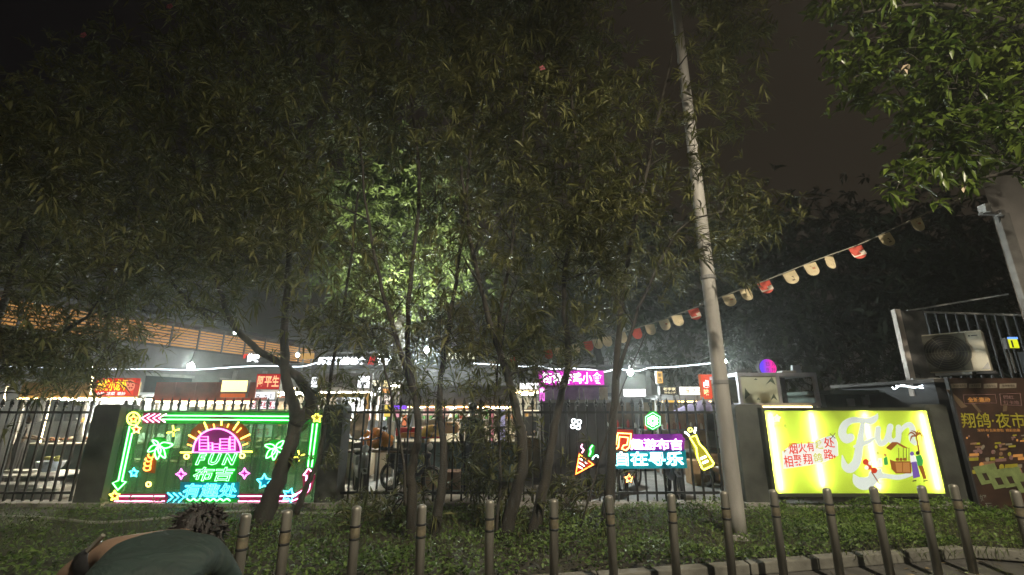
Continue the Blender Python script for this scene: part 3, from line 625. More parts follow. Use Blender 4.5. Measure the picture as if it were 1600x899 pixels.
signbox(149, 591, 211, 619, 10.5, 'slanted red sign with yellow flame lettering for spicy crayfish', (.75, .03, .012), 1.1, [('麻辣小龙虾', (152, 593, 198, 611), (1, .72, .03), 2.2), ('小炒 凉菜 现炒', (150, 612.5, 196, 618), (1, .9, .88), 1.7)], trim=em('sign_edge_red', (.8, .04, .02), .7))
sg = [o for o in bpy.data.objects if o.get('label', '').startswith('slanted red sign')][0]
MB().add([P(u, v, 10.49) for u, v in circ(204, 602, 7, 14, 9)], [tuple(range(14))]).build('printed_plate', em('plate_print', (1, .30, .16), .9), sg)
for a in range(0, 360, 60): MB().add([P(u, v, 10.485) for u, v in circ(204+3.6*math.cos(R(a)), 602-4.8*math.sin(R(a)), 1.6, 8)], [tuple(range(8))]).build('printed_crayfish', em('crayfish_print', (.55, .03, .02), .8), sg)
signbox(346, 594, 387, 613, 10.75, 'glowing yellow white sign box above the orange band', (1, .80, .30), 2.6)
signbox(344, 614.5, 384, 622, 10.75, 'plain orange red band under the glowing yellow sign', (.75, .13, .02), .75)
signbox(400, 584, 438, 609, 11.2, 'red sign with three outlined glowing characters beside the trunk', (.55, .006, .01), .9, [('阿平生', (402.5, 587, 436, 605), (1, .45, .22), 1.6)])
signbox(389, 612, 430, 625, 11.3, 'white menu board directly under the red three character sign', (.92, .94, 1), 1.5, [('绿豆 大王', (391, 615, 427, 623), (.35, .25, .25), .5)])
signbox(390, 626, 431, 640, 11.3, 'white board with big red and white characters, second below the red sign', (.9, .9, .95), 1.4, [('炒平红糕', (392, 627, 430, 639), (.62, .02, .05), .9)])
signbox(391, 642, 431, 684, 11.25, 'tall white price list hanging behind the top of the palm sign', (.78, .92, .86), 1.0, [('招牌炒粉', (394, 646, 428, 654), (.2, .25, .2), .5), ('小碗 大碗', (394, 657, 428, 665), (.3, .3, .2), .5), ('炸鸡', (396, 669, 420, 680), (.75, .1, .05), .7)])
signbox(559, 587, 578, 607, 10.78, 'blank white light box at the right end of the grey boards', (.95, .97, 1), 3.2)
signbox(486, 589, 497, 606, 10.7, 'narrow blank white light box left of the grey boards', (.95, .97, 1), 2.6)
signbox(579, 594, 592, 604, 11.3, 'small white picture board with dark caption beside the blank light box', (.95, .88, .62), 1.4, [('小吃', (582, 596, 590, 600), (.12, .05, .04), .3)])
signbox(594, 594, 609, 606, 11.3, 'small yellow and white picture board, topmost of the snack stall', (1, .83, .42), 1.6)
signbox(589, 603.5, 596, 614, 11.2, 'little blank white lantern box of the snack stall', (1, 1, .95), 3.)
signbox(597, 607, 610, 615, 11.25, 'orange and white board under the yellow picture board', (1, .42, .12), 1.3)
signbox(590, 616, 611, 634, 11.25, 'white picture menu lowest on the snack stall', (.95, .85, .75), 1.3, [('卤味', (593, 619, 603, 626), (.5, .12, .05), .6), ('8元', (601, 627, 609, 632), (.6, .1, .05), .6)])
signbox(569, 614, 577, 640, 10.78, 'narrow tan menu strip on the post at the yellow band', (.75, .42, .12), .6)
signbox(842, 579, 944, 602, 9.3, 'wide magenta sign with white glowing characters over the dark booth', (.80, .03, .62), 1.15, [('街角炸鸡小食', (847, 582, 941, 600), (1, .97, 1), 3.0)], trim=em('sign_edge_magenta', (.7, .05, .6), .6))
signbox(842, 604, 852, 628, 9.3, 'narrow upright magenta sign hanging below the wide magenta one', (.85, .16, .72), 1.3, [('炸', (844, 607, 850, 614), (1, .95, 1), 2.2), ('鸡', (844, 616, 850, 623), (.4, .03, .3), .8)])
signbox(812, 598, 842, 609, 10.6, 'white glowing fascia box left of the magenta sign', (1, .96, 1), 3.0)
signbox(974, 608, 1009, 620, 11.8, 'blank white box lamp with two hanging rods right of the magenta sign', (.95, 1, 1), 3.4)
signbox(1026, 580, 1036, 600, 11.0, 'small upright amber sign standing above the dark sign', (.85, .50, .14), 1.2, [('鲜', (1028, 583, 1034, 590), (.10, .05, .01), .3), ('汤', (1028, 591, 1034, 598), (.10, .05, .01), .3)])
signbox(1031, 604, 1059, 617, 11.0, 'dark sign with small cream lettering beside the white lettered panel', (.05, .045, .035), .8, [('老李家', (1036, 605.5, 1056, 610.5), (1, .85, .5), 1.3), ('特色小吃', (1038, 612, 1057, 615.5), (1, .85, .5), 1.0)])
signbox(1061, 604, 1096, 618, 11.0, 'white glowing panel with sparse dark and gold characters', (1, .97, .9), 2.0, [('小', (1066, 607, 1071, 612), (.2, .15, .1), .4), ('豆', (1071, 606, 1078, 614), (.55, .38, .05), .7), ('花', (1081, 607, 1087, 615), (.2, .16, .1), .4), ('坊', (1089, 608, 1094, 614), (.6, .42, .05), .7)])
signbox(1038, 625, 1060, 630, 11.0, 'small amber crab shaped board under the dark sign', (.85, .52, .10), 1.1)
signbox(1096, 585, 1152, 624, 10.6, 'red orange light box with white characters half behind the tall pole', (.78, .07, .02), 1.05, [('卤', (1099, 594, 1108, 606), (1, .95, .9), 2.4), ('味', (1100, 608, 1108, 618), (1, .75, .35), 1.8), ('肉', (1128, 591, 1137, 604), (1, .95, .9), 2.6), ('面', (1139, 592, 1150, 605), (1, .95, .9), 2.6), ('鹅', (1135, 607, 1148, 620), (1, .95, .9), 2.6)], trim=em('sign_edge_orange', (.8, .16, .04), .7))

# magenta booth: dark boarded body with clear tarpaulin windows below its sign
def booth():
    Y = 9.45; x0, x1 = P(850, 715, Y).x, P(952, 715, Y).x; zt = P(900, 603, Y).z; zb = P(900, 628, Y).z
    t = thing('market_booth', 'dark boarded booth with violet tarpaulin windows under the magenta sign', 'booth', ((x0+x1)/2, Y, 0))
    w = (x1-x0)/6
    for i in range(6): MB().box(x0+i*w+.004, x0+(i+1)*w-.004, Y, Y+.05, .06, zb-.02).build('board', DARK, t, bevel=.004)
    MB().box(x0, x1, Y+.06, Y+1.8, .06, zb-.05).build('body', DARK, t)
    MB().box(x0-.05, x1+.05, Y-.06, Y+1.85, zb-.02, zb+.03).build('sill', GREY, t)
    edges = [852, 864, 878, 905, 912, 936, 950]
    for i in range(6):
        a, b = P(edges[i], 615, Y).x, P(edges[i+1], 615, Y).x
        MB().box(a+.01, b-.01, Y-.02, Y-.005, zb+.04, zt-.03).build('tarpaulin_window', PTARP if i != 5 else pm('tan_tarp', (.34, .29, .2), .6), t)
    MB().box(x0-.06, x1+.06, Y-.05, Y+1.85, zt-.02, zt+.05).build('roof', TARP, t)
booth()
# round violet parasol
def parasol():
    Y = 10.2; c = P(1098, 625, Y); t = thing('parasol', 'low violet grey parasol right behind the fence by the tall pole', 'parasol', (c.x, Y, 0))
    m = MB(); n = 12; r = px(52, 640, Y); zt = c.z; zb = P(1098, 645, Y).z
    PAR = pm('parasol_cloth', (.16, .13, .22), .8, .3, 4, .2)
    for i in range(n):
        a, b = 2*math.pi*i/n, 2*math.pi*(i+1)/n; mid = (a+b)/2
        f = lambda q, rr, z: (c.x+rr*math.cos(q), Y+rr*math.sin(q), z)
        MB().add([f(a, .02, zt), f(a, r*.55, zt*.45+zb*.55+.03), f(a, r, zb), f(mid, r*.95, zb-.02), f(b, r, zb), f(b, r*.55, zt*.45+zb*.55+.03)], [(0, 1, 5), (1, 2, 3, 4, 5)]).build('canopy_panel', PAR, t)
        MB().tube([f(a, .03, zt-.03), f(a, r, zb-.015)], .006, 4).build('rib', GREY, t)
    MB().tube([(c.x, Y, 0), (c.x, Y, zt+.06)], .02, 8).build('pole', GREY, t)
    MB().lathe([(.22, 0), (.22, .06), (.05, .08)], (c.x, Y, 0), 14).build('base', CONC, t)
parasol()
# cart with panel and open cabinet
def cart():
    Y = 9.3; t = thing('snack_cart', 'pale green snack cart with printed triangles, open cabinet and warm strip light', 'snack cart', (P(1215, 700, Y).x, Y, 0))
    a = P(1156, 610, Y); b = P(1276, 610, Y); zt = P(1200, 585, Y).z; zb = P(1200, 634, Y).z; x0, x1 = a.x, b.x; xm = P(1217, 610, Y).x; d = 1.3
    PG = pm('pale_green_panel', (.44, .47, .36), .6, .12, 3, .05); AL = pm('aluminium', (.5, .5, .56), .35, .15, 6, .05, .7)
    MB().box(x0, xm, Y, Y+.03, zb+.05, zt-.04).build('printed_panel', PG, t)
    MB().box(x0-.03, x1+.03, Y-.03, Y+d, zt-.04, zt+.03).build('top_frame', AL, t); MB().box(x0-.03, x1+.03, Y-.03, Y+d, zb, zb+.05).build('bottom_frame', AL, t)
    for X in (x0, xm, x1): MB().box(X-.03, X+.03, Y-.026, Y+.05, zb+.05, zt-.04).build('frame_post', AL, t)
    MB().box(x0, x1, Y+d-.04, Y+d, zb+.05, zt-.04).build('cabinet_back', pm('cabinet_lining', (.34, .31, .18), .6, .2), t); MB().box(xm+.03, xm+.055, Y+.05, Y+d-.05, zb+.05, zt-.04).build('cabinet_side', AL, t)
    xq = P(1226, 610, Y).x; MB().add([(xm+.06, Y+.02, zb+.06), (xq+.06, Y+.3, zb+.06), (xq+.06, Y+.3, zt-.05), (xm+.06, Y+.02, zt-.05)], [(0, 1, 2, 3)]).build('folded_door', pm('lilac_door', (.42, .42, .6), .4, .15), t)
    MB().box(P(1246, 610, Y).x, P(1252, 610, Y).x, Y+.5, Y+.55, zb+.05, zt-.04).build('mullion', DARK, t)
    TRI = pm('print_dark_green', (.06, .09, .06), .7)
    for pts in (((1196, 602), (1206, 589), (1212, 602), (1204, 596)), ((1164, 624), (1164, 606), (1172, 617)), ((1204, 626), (1209, 615), (1215, 626), (1209, 622)), ((1178, 594), (1181, 591), (1184, 594)), ((1182, 625), (1185, 621), (1188, 625))):
        poly_slab(pts, Y-.004, .003).build('printed_triangle', TRI, t)
    text('SNACK TIME', (1197, 603, 1211, 605, Y-.004), TRI, t, 'printed_letter') if False else None
    MB().tube([(P(1180, 632, Y).x, Y-.07, zb-.03), (P(1264, 632, Y).x, Y-.07, zb-.03)], .022, 8).build('strip_lamp', em('strip_warm', (1, .66, .26), 7), t)
    for X in (x0, x1): MB().box(X-.025, X+.025, Y, Y+.05, 0, zb).build('leg', AL, t)
    for X in (x0, x1): MB().box(X-.025, X+.025, Y+d-.1, Y+d-.05, 0, zb).build('leg', AL, t)
    MB().box(x0+.05, x1-.05, Y+.05, Y+d-.1, .1, .95).build('counter_body', DARK, t); MB().box(x0, x1, Y, Y+d-.05, .95, .99).build('counter_top', STEEL, t)
    p = P(1204, 574, Y-.1); s = thing('round_sign', 'round pink and violet neon disc standing on the snack cart', 'sign', (p.x, Y, zt+.03))
    r = px(13.2, 574, Y); k = 24
    MB().lathe([(r+.02, 0), (r+.02, .08)], (p.x, Y, p.z), k, 'y').build('drum', DARK, s)
    m, tt, o = _new('neon_disc'); e = tt.nodes.new('ShaderNodeEmission'); c = tt.nodes.new('ShaderNodeTexCoord'); sx = tt.nodes.new('ShaderNodeSeparateXYZ'); rp = tt.nodes.new('ShaderNodeValToRGB')
    tt.links.new(c.outputs['Generated'], sx.inputs[0]); tt.links.new(sx.outputs['X'], rp.inputs[0]); tt.links.new(rp.outputs[0], e.inputs[0]); tt.links.new(e.outputs[0], o.inputs[0])
    rp.color_ramp.elements[0].color = (.12, .04, .9, 1); rp.color_ramp.elements[0].position = .2; rp.color_ramp.elements[1].color = (.95, .01, .35, 1); rp.color_ramp.elements[1].position = .8; e.inputs[1].default_value = 1.1
    MB().add([(p.x+r*math.cos(2*math.pi*i/k), Y-.005, p.z+r*math.sin(2*math.pi*i/k)) for i in range(k)], [tuple(range(k))]).build('disc_face', m, s)
    ik = em('disc_ink', (.10, .01, .3), .4)
    for ch, q in (('日', (1197, 566, 1202, 572)), ('月', (1206, 566, 1211, 572)), ('夜', (1197, 575, 1202, 581)), ('好', (1206, 575, 1212, 581))): text(ch, (*q, Y-.008), ik, s, 'sign_letter')
    b = P(1230, 583, Y+.3); o = MB().box(b.x-.16, b.x+.14, Y+.2, Y+.5, zt+.032, zt+.09).build('carton', pm('carton', (.3, .3, .28), .8), bevel=.01); tag(o, 'flat grey carton lying on top of the snack cart', 'box')
    b = P(1246, 578, Y+.3); o = MB().box(b.x-.1, b.x+.08, Y+.3, Y+.36, zt+.032, zt+.21).build('speaker_box', pm('blue_grey_plastic', (.25, .27, .33), .6), bevel=.01); tag(o, 'small blue grey box standing on the snack cart', 'box')
cart()
# dark kiosk right of the cart
def kiosk():
    Y = 9.9; x0, x1 = P(1292, 640, Y).x, P(1478, 640, Y).x; zt = P(1350, 613, Y).z
    t = thing('kiosk', 'dark kiosk with meter boxes behind the yellow light box', 'kiosk', ((x0+x1)/2, Y, 0))
    DK = pm('kiosk_green', (.035, .05, .042), .7, .3)
    MB().box(x0, x1, Y, Y+1.6, 0, zt-.06).build('body', DK, t); MB().box(x0-.1, x1+.1, Y-.35, Y+1.7, zt-.05, zt+.03).build('roof', DK, t)
    for u0, u1, v0, v1 in ((1346, 1352, 620, 634), (1353, 1361, 617, 633), (1364, 1374, 617, 633), (1377, 1387, 617, 634), (1322, 1332, 623, 635)):
        MB().box(P(u0, 625, Y).x, P(u1, 625, Y).x, Y-.06, Y, P(u0, v1, Y).z, P(u0, v0, Y).z).build('meter_box', GREY, t, bevel=.006)
    text('安', (1419, 616, 1438, 628, Y-.01), pm('white_letter', (.5, .55, .5), .6), t, 'sign_letter', offset=.01)
    text('全', (1402, 616, 1408, 627, Y-.01), pm('white_letter', (.5, .55, .5), .6), t, 'sign_letter', offset=.01)
    signbox(1453, 612, 1469, 626, 8.8, 'small yellow notice with a dark food picture beside the right bulb', (.62, .40, .06), .45, [('吃', (1457, 614, 1465, 623), (.2, .1, .01), .2)])
kiosk()

# ================================================================== BUNTING
def bunting():
    pts = [(640, 588, 10.6), (760, 566, 9.9), (855, 546, 9.2), (925, 531, 8.6), (1000, 511, 8.0), (1070, 487, 7.5), (1130, 463, 7.0), (1200, 437, 6.6), (1280, 405, 6.3), (1350, 379, 6.1), (1430, 341, 6.0), (1520, 302, 6.3), (1548, 290, 6.8)]
    w = bez([P(*p) for p in pts], 10); t = thing('bunting', 'long bunting cord with red and cream pennants rising to the right building', 'bunting', w[0])
    MB().tube(w, .009, 5).build('cord', pm('cord', (.3, .29, .24), .8), t, smooth=True)
    RED = pm('pennant_red', (.62, .09, .06), .7, .12, 6, .1); CRM = pm('pennant_cream', (.66, .56, .36), .7, .12, 6, .1); INK = pm('pennant_ink', (.5, .16, .08), .8); INKD = pm('pennant_dark_print', (.13, .09, .07), .8); INKW = pm('pennant_white_ink', (.8, .7, .6), .8)
    def near(u):
        best = min(range(len(w)), key=lambda i: abs(proj(w[i])[0]-u)); return best
    def proj(p):
        d = p-Vector((0, 0, EYE)); fw = d.y*cp+d.z*sp; up = -d.y*sp+d.z*cp; return 800+FPX*d.x/fw, 449.5-FPX*up/fw
    fl = [(1428, 'c'), (1384, 'd'), (1338, 'r'), (1298, 's'), (1262, 'c'), (1228, 'd'), (1192, 'r'), (1164, 's'), (1135, 'c'), (1083, 'r'), (1059, 's'), (1035, 'c'), (1014, 's'), (994, 'r'), (968, 'c'), (950, 's'), (935, 's'), (918, 'r'), (901, 'c'), (885, 's'), (871, 's'), (857, 'r'), (830, 'c'), (800, 'r'), (775, 's')]
    for u, k in fl:
        i = near(u); p = w[i]; d = (w[min(i+1, len(w)-1)]-w[max(i-1, 0)]).normalized(); hw, h = .086, .19
        tw = random.uniform(-.25, .25) if k != 's' else random.uniform(.4, .8); ax = Vector((d.x*math.cos(tw)-d.y*math.sin(tw), d.x*math.sin(tw)+d.y*math.cos(tw), d.z*.75)).normalized(); dn = Vector((random.uniform(-.05, .05), random.uniform(-.12, .12), -1)); dn = (dn-ax*dn.dot(ax)).normalized()
        dn = (dn+Vector((.15, 0, -.1))).normalized(); nrm = ax.cross(dn).normalized(); top = p-Vector((0, 0, .012))
        q = [(-hw, 0), (hw, 0), (hw, h*.55)]+[(hw*math.cos(a), h*.55+h*.45*math.sin(a)) for a in (.4, .8, 1.2, 1.57, 1.94, 2.34, 2.74)]+[(-hw, h*.55)]
        m = MB(); f = lambda x, y, o=0: top+ax*x+dn*y+nrm*(.018*math.sin(y*14)+o)
        m.prism([f(x, y) for x, y in q], nrm*.002); g = m.build('pennant', RED if k == 'r' else CRM, t)
        sgn = 1 if nrm.y > 0 else -1
        if u > 1000:
            if k == 'r': m = MB().add([f(x, y, -sgn*.004) for x, y in ((-.085, .075), (.085, .075), (.085, .145), (-.085, .145))], [(0, 1, 2, 3)]); b = m.build('print', INKW, g); bods = [(-.07, .07, .09, .13)]; ink = RED
            elif k == 'd': bods = [(-.01, .04, .10, .2)]; ink = INKD
            elif k == 's': bods = [(-.02, .0, .16, .18), (.03, .05, .16, .18)]; ink = INKD
            else: bods = [(-.065, -.005, .09, .15), (.005, .065, .09, .15), (-.045, .045, .165, .175), (-.012, .012, .05, .07)]; ink = INK
            for x0, x1, y0, y1 in [tuple(.74*q for q in w_) for w_ in bods]:
                for j in range(2 if k != 'd' else 3): 
                    yy0 = y0+(y1-y0)*j/3; yy1 = yy0+(y1-y0)*.25
                    MB().add([f(x, y, -sgn*(.005+.001*j)) for x, y in ((x0, yy0), (x1, yy0), (x1, yy1), (x0, yy1))], [(0, 1, 2, 3)]).build('print', ink, g)
bunting()

# ================================================================== BUILDINGS
def left_building():
    a = Vector((-15.2, 9.6, 0)); b = Vector((-10.6, 24, 0)); d = (b-a); L = d.length; d.normalize(); n = Vector((d.y, -d.x, 0))
    t = thing('market_hall', 'long grey hall at left with orange lit louvres under its eave', 'building', a+d*6)
    H0, H1 = 3.78, 4.6
    def slab(m, s0, s1, z0, z1, o0, o1): m.prism([a+d*s0+n*o0+Vector((0, 0, z0)), a+d*s1+n*o0+Vector((0, 0, z0)), a+d*s1+n*o0+Vector((0, 0, z1)), a+d*s0+n*o0+Vector((0, 0, z1))], n*(o1-o0)); return m
    slab(MB(), 0, L, 0, H0, -6, 0).build('wall', GREYW, t)
    slab(MB(), 0, L, H0, H1+.1, -6, -.25).build('upper_wall', DARK, t); slab(MB(), -.2, L+.2, H1+.1, H1+.25, -6.2, .35).build('roof', DARK, t)
    OR = em('louvre_glow', (1, .50, .15), .55); WD = pm('louvre_wood', (.34, .17, .06), .6)  # slats glow by themselves in place of warm light falling on them
    nb = 14
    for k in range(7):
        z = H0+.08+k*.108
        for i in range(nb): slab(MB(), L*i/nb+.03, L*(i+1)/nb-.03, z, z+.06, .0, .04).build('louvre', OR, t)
    for i in range(nb+1): slab(MB(), L*i/nb-.025, L*i/nb+.025, H0, H1+.1, .045, .09).build('louvre_post', DARK, t)
    for i in range(5): f = slab(MB(), 1.2+i*2.9, 2.9+i*2.9, 1.2, 2.7, .003, .03).build('window', pm('dark_glass', (.03, .035, .04), .2), t); slab(MB(), 1.15+i*2.9, 2.95+i*2.9, 2.7, 2.8, .0, .07).build('lintel', CONC, f)
left_building()
def back_building():
    Y = 19.5; t = thing('market_building', 'dark low building across the back carrying white roof lettering', 'building', (0, Y+3, 0))
    x0, x1 = P(372, 560, Y).x, P(1010, 560, Y).x; zt = P(600, 576, Y).z
    w = (x1-x0)/14
    MB().box(x0, x1, Y, Y+7, 0, zt).build('wall', GREYW, t)
    for i in range(15): MB().box(x0+i*w-.09, x0+i*w+.09, Y-.06, Y, 0, zt-.1).build('pilaster', GREY, t)
    MB().box(x0-.3, x1+.3, Y-.5, Y+7.2, zt, zt+.12).build('roof', TARP, t)
    for i in range(14):
        if i % 2 == 0: f = MB().box(x0+i*w+.3, x0+(i+1)*w-.3, Y-.03, Y, .8, 2.2).build('window', pm('dark_glass', (.03, .035, .04), .2), t)
    s = thing('roof_lettering', 'row of white glowing roof letters with one red character', 'sign', P(560, 576, Y-.3))
    LW = em('roof_letter_white', (.93, .95, 1), 6); LR = em('roof_letter_red', (.85, .04, .03), 1.3)
    for u in (395, 440, 500, 540, 581, 630): p = P(u, 573, Y-.3); MB().box(p.x-.02, p.x+.02, Y-.26, Y-.22, zt+.1, zt+.75).build('prop', GREY, s)
    xs, xe = P(384, 565, Y).x, P(640, 565, Y).x; MB().box(xs, xe, Y-.26, Y-.23, zt+.16, zt+.2).build('rail', GREY, s); MB().box(xs, xe, Y-.26, Y-.23, zt+.62, zt+.66).build('rail', GREY, s)
    text('鲜', (380, 553, 387, 561, Y-.32), LR, s, 'roof_letter', offset=.03); text('的味', (387, 553, 405, 566, Y-.32), LW, s, 'roof_letter', offset=.03)
    text('乐荟翔鸽美食', (496, 558, 572, 573, Y-.32), LW, s, 'roof_letter', offset=.04); text('川', (574, 557, 586, 573, Y-.32), LR, s, 'roof_letter', offset=.05, shear=.3); text('宵夜广场', (590, 557, 634, 572, Y-.32), LW, s, 'roof_letter', offset=.03)
    f = thing('lit_fascia', 'broken run of pale yellow lit fascia behind the middle trunks', 'sign', P(740, 560, Y-.3))
    for u0, u1 in ((697, 708), (711, 724), (728, 742), (780, 790), (792, 800)): rect(m := MB(), u0, 552+(u0-697)*.0, u1, 561, Y-.33, .06); m.build('fascia_panel', em('fascia_glow', (.85, .86, .55), .9), f)
    b = thing('amber_board', 'small amber board on two legs at the end of the orange louvres', 'sign', P(480, 563, 18.5)); rect(m := MB(), 471, 552, 490, 561, 18.5, .06); m.build('board', em('amber_board', (.75, .42, .10), .7), b)
    for u in (474, 487): p = P(u, 561, 18.55); MB().box(p.x-.025, p.x+.025, 18.5, 18.55, p.z-1., p.z).build('leg', GREY, b)
back_building()
def right_building():
    t = thing('corner_building', 'grey rendered building at the upper right with a drainpipe on its corner', 'building', (9.6, 9.2, 0))
    Y = 8.9; x0 = P(1560, 400, Y).x; x0 = P(1548, 330, Y).x
    MB().prism([(x0, Y, 2.75), (x0+6, Y, 2.75), (x0+13, Y+8, 2.75), (x0*1.95+.4, Y+8, 2.75)], (0, 0, 9.2)).build('upper_wall', pm('render_wall', (.52, .49, .47), .9, .15, 2, .3), t)
    MB().box(x0+.55, x0+6, Y+.3, Y+.8, 0, 2.75).build('lower_wall', DARK, t)
    PW = pm('pipe_grey', (.33, .32, .31), .6, .2, 6, .1)
    MB().box(x0-.0, x0+.24, Y-.13, Y-.01, 2.6, P(1545, 336, Y).z).build('corner_duct', PW, t, bevel=.02)
    p = P(1540, 336, Y-.1); MB().box(p.x-.16, p.x+.3, Y-.2, Y-.1, p.z-.02, p.z+.03).build('bracket', PW, t); MB().box(p.x-.16, p.x-.04, Y-.28, Y-.12, p.z, p.z+.18).build('junction_box', WHITE, t, bevel=.01); MB().box(p.x+.18, p.x+.28, Y-.24, Y-.1, p.z-.06, p.z+.06).build('junction_box', PW, t, bevel=.01)
    MB().tube(bez([(p.x+.22, Y-.15, p.z), (p.x+.3, Y-.06, p.z-.5), (p.x+.33, Y-.03, p.z-2.2), (p.x+.36, Y-.03, p.z-4.5)], 6), .018, 5).build('cable', BLACK, t, smooth=True)
    sg = signbox(1575, 528, 1591, 545, 8.6, 'small yellow and blue shield shaped light on the right building', (.72, .78, .02), 1.2)
    MB().box(P(1575, 529, 8.58).x, P(1590, 529, 8.58).x, 8.575, 8.59, P(1580, 530, 8.58).z, P(1580, 527, 8.58).z).build('blue_strip', em('blue_strip', (.15, .35, 1), 1.6), sg)
    MB().box(P(1582, 535, 8.58).x-.012, P(1582, 535, 8.58).x+.012, 8.585, 8.595, P(1580, 543, 8.58).z, P(1580, 532, 8.58).z).build('dark_stem', DARK, sg)
right_building()
def rooftop():
    Y = 8.7; z0 = P(1440, 594, Y).z; x0 = P(1430, 594, Y).x
    t = thing('shop_box', 'dark flat roofed shop behind the brown poster', 'building', (9, 9, 0))
    MB().box(7.62, 12.5, 8.25, 10.6, 0, z0-.07).build('body', DARK, t); MB().box(7.5, 12.7, 8.12, 10.8, z0-.07, z0-.005).build('roof', pm('roof_edge', (.09, .085, .08), .7), t)
    a = P(1409, 483, Y); b = P(1428, 595, Y); o = thing('white_post', 'tall white painted post at the roof edge left of the air conditioner', 'post', (b.x, Y, z0))
    MB().box(b.x-.06, b.x+.05, Y, Y+.1, z0-.3, a.z).build('post', pm('post_pink_white', (.62, .56, .52), .6, .1), o, bevel=.006); MB().box(b.x+.05, b.x+.55, Y+.05, Y+.08, z0, a.z-.02).build('side_board', pm('side_board', (.13, .13, .13), .7), o); MB().box(b.x-.05, b.x+.8, Y-.05, Y+.0, z0+.0, z0+.035).build('foot', WHITE, o)
    r = thing('roof_railing', 'dark sloping bar railing with glinting top rails above the air conditioner', 'railing', (8.6, 9.4, z0))
    m = MB(); p, q = P(1415, 487, 9.0), P(1600, 493, 9.3); m.tube([p, q], .022, 6); m.build('rail', pm('rail_white', (.5, .5, .48), .5), r)
    p2, q2 = P(1418, 486, 9.1), P(1575, 460, 10.2); MB().tube([p2, q2], .02, 6).build('rail', MATS['rail_white'], r)
    for i in range(13):
        s = i/12; c = p.lerp(q, s); MB().box(c.x-.018, c.x+.018, c.y-.01, c.y+.02, z0-.03, c.z).build('bar', DARK, r)
    # outdoor unit, its fan side turned towards the street
    Y = 8.32; xw, hh = .86, .74; ac = Vector((8.30, 8.55, P(1490, 582, 8.5).z)); x0, x1, zb, zt = ac.x-xw/2, ac.x+xw/2, ac.z, ac.z+hh
    k = thing('air_conditioner', 'beige outdoor air conditioning unit with round fan grille above the poster', 'air conditioner', ((x0+x1)/2, Y, zb))
    IV = pm('ivory_metal', (.74, .69, .56), .5, .12, 4, .05)
    MB().box(x0, x1, Y, Y+.42, zb, zt).build('casing', IV, k, bevel=.015)
    xs = x0+(x1-x0)*.74; cx_, cz, rr = x0+(x1-x0)*.39, (zb+zt)/2, (zt-zb)*.455
    MB().box(x0+.02, xs, Y-.008, Y-.001, zb+.025, zt-.025).build('grille_panel', pm('grille_dark', (.15, .145, .11), .6), k)
    MB().add([(cx_+rr*math.cos(R(a)), Y-.0095, cz+rr*math.sin(R(a))) for a in range(0, 360, 12)], [tuple(range(30))]).build('fan_opening', pm('fan_opening_dark', (.06, .058, .045), .7), k)
    for i in range(1, 9): MB().tube([(cx_+rr*i/8*math.cos(R(a)), Y-.014, cz+rr*i/8*math.sin(R(a))) for a in range(0, 360, 15)], .0035, 4, True).build('grille_ring', pm('grille_wire', (.22, .21, .17), .5), k)
    for i in range(6): MB().tube([(cx_, Y-.018, cz), (cx_+rr*math.cos(R(60*i)), Y-.018, cz+rr*math.sin(R(60*i)))], .004, 4).build('grille_spoke', MATS['grille_wire'], k)
    for i in range(3):
        a = 120*i; MB().add([(cx_+.03*math.cos(R(a)), Y-.0115, cz+.03*math.sin(R(a))), (cx_+rr*.9*math.cos(R(a-22)), Y-.0125, cz+rr*.9*math.sin(R(a-22))), (cx_+rr*.9*math.cos(R(a+26)), Y-.0105, cz+rr*.9*math.sin(R(a+26)))], [(0, 1, 2)]).build('fan_blade', DARK, k)
    uL = lambda fx: x0+(x1-x0)*fx
    def stamp(body, fx0, fx1, fz0, fz1):
        gl = [glyph(c, 0, .01) for c in body]; n = len(body)
        for i, (v, f) in enumerate(gl):
            w = (uL(fx1)-uL(fx0))/n; MB().add([(uL(fx0)+i*w+p[0]*w*1.1, Y-.0012, zb+(zt-zb)*fz0+p[1]*(zt-zb)*(fz1-fz0)*1.3) for p in v], f).build('casing_letter', DARK, k)
    MB().box(uL(.79), uL(.815), Y-.0018, Y-.0008, zb+hh*.86, zb+hh*.895).build('casing_mark', DARK, k); MB().box(uL(.83), uL(.93), Y-.0018, Y-.0008, zb+hh*.865, zb+hh*.885).build('casing_mark', DARK, k)
    MB().prism([(uL(.86), Y-.003, zb+.03), (uL(.985), Y-.003, zb+.03), (uL(.985), Y-.003, zb+.16)], (0, .002, 0)).build('sticker', pm('sticker', (.5, .48, .45), .6), k)
    k.rotation_euler = (0, 0, R(-50)); k.location = (ac.x, ac.y-.1, zb)
    MB().box(x0+.1, x1-.25, Y+.0, Y+.4, zb-.05, zb-.005).build('foot_rail', WHITE, k); MB().box(x1-.2, x1+.05, Y, Y+.4, zb-.05, zb-.005).build('foot_rail', DARK, k)
rooftop()
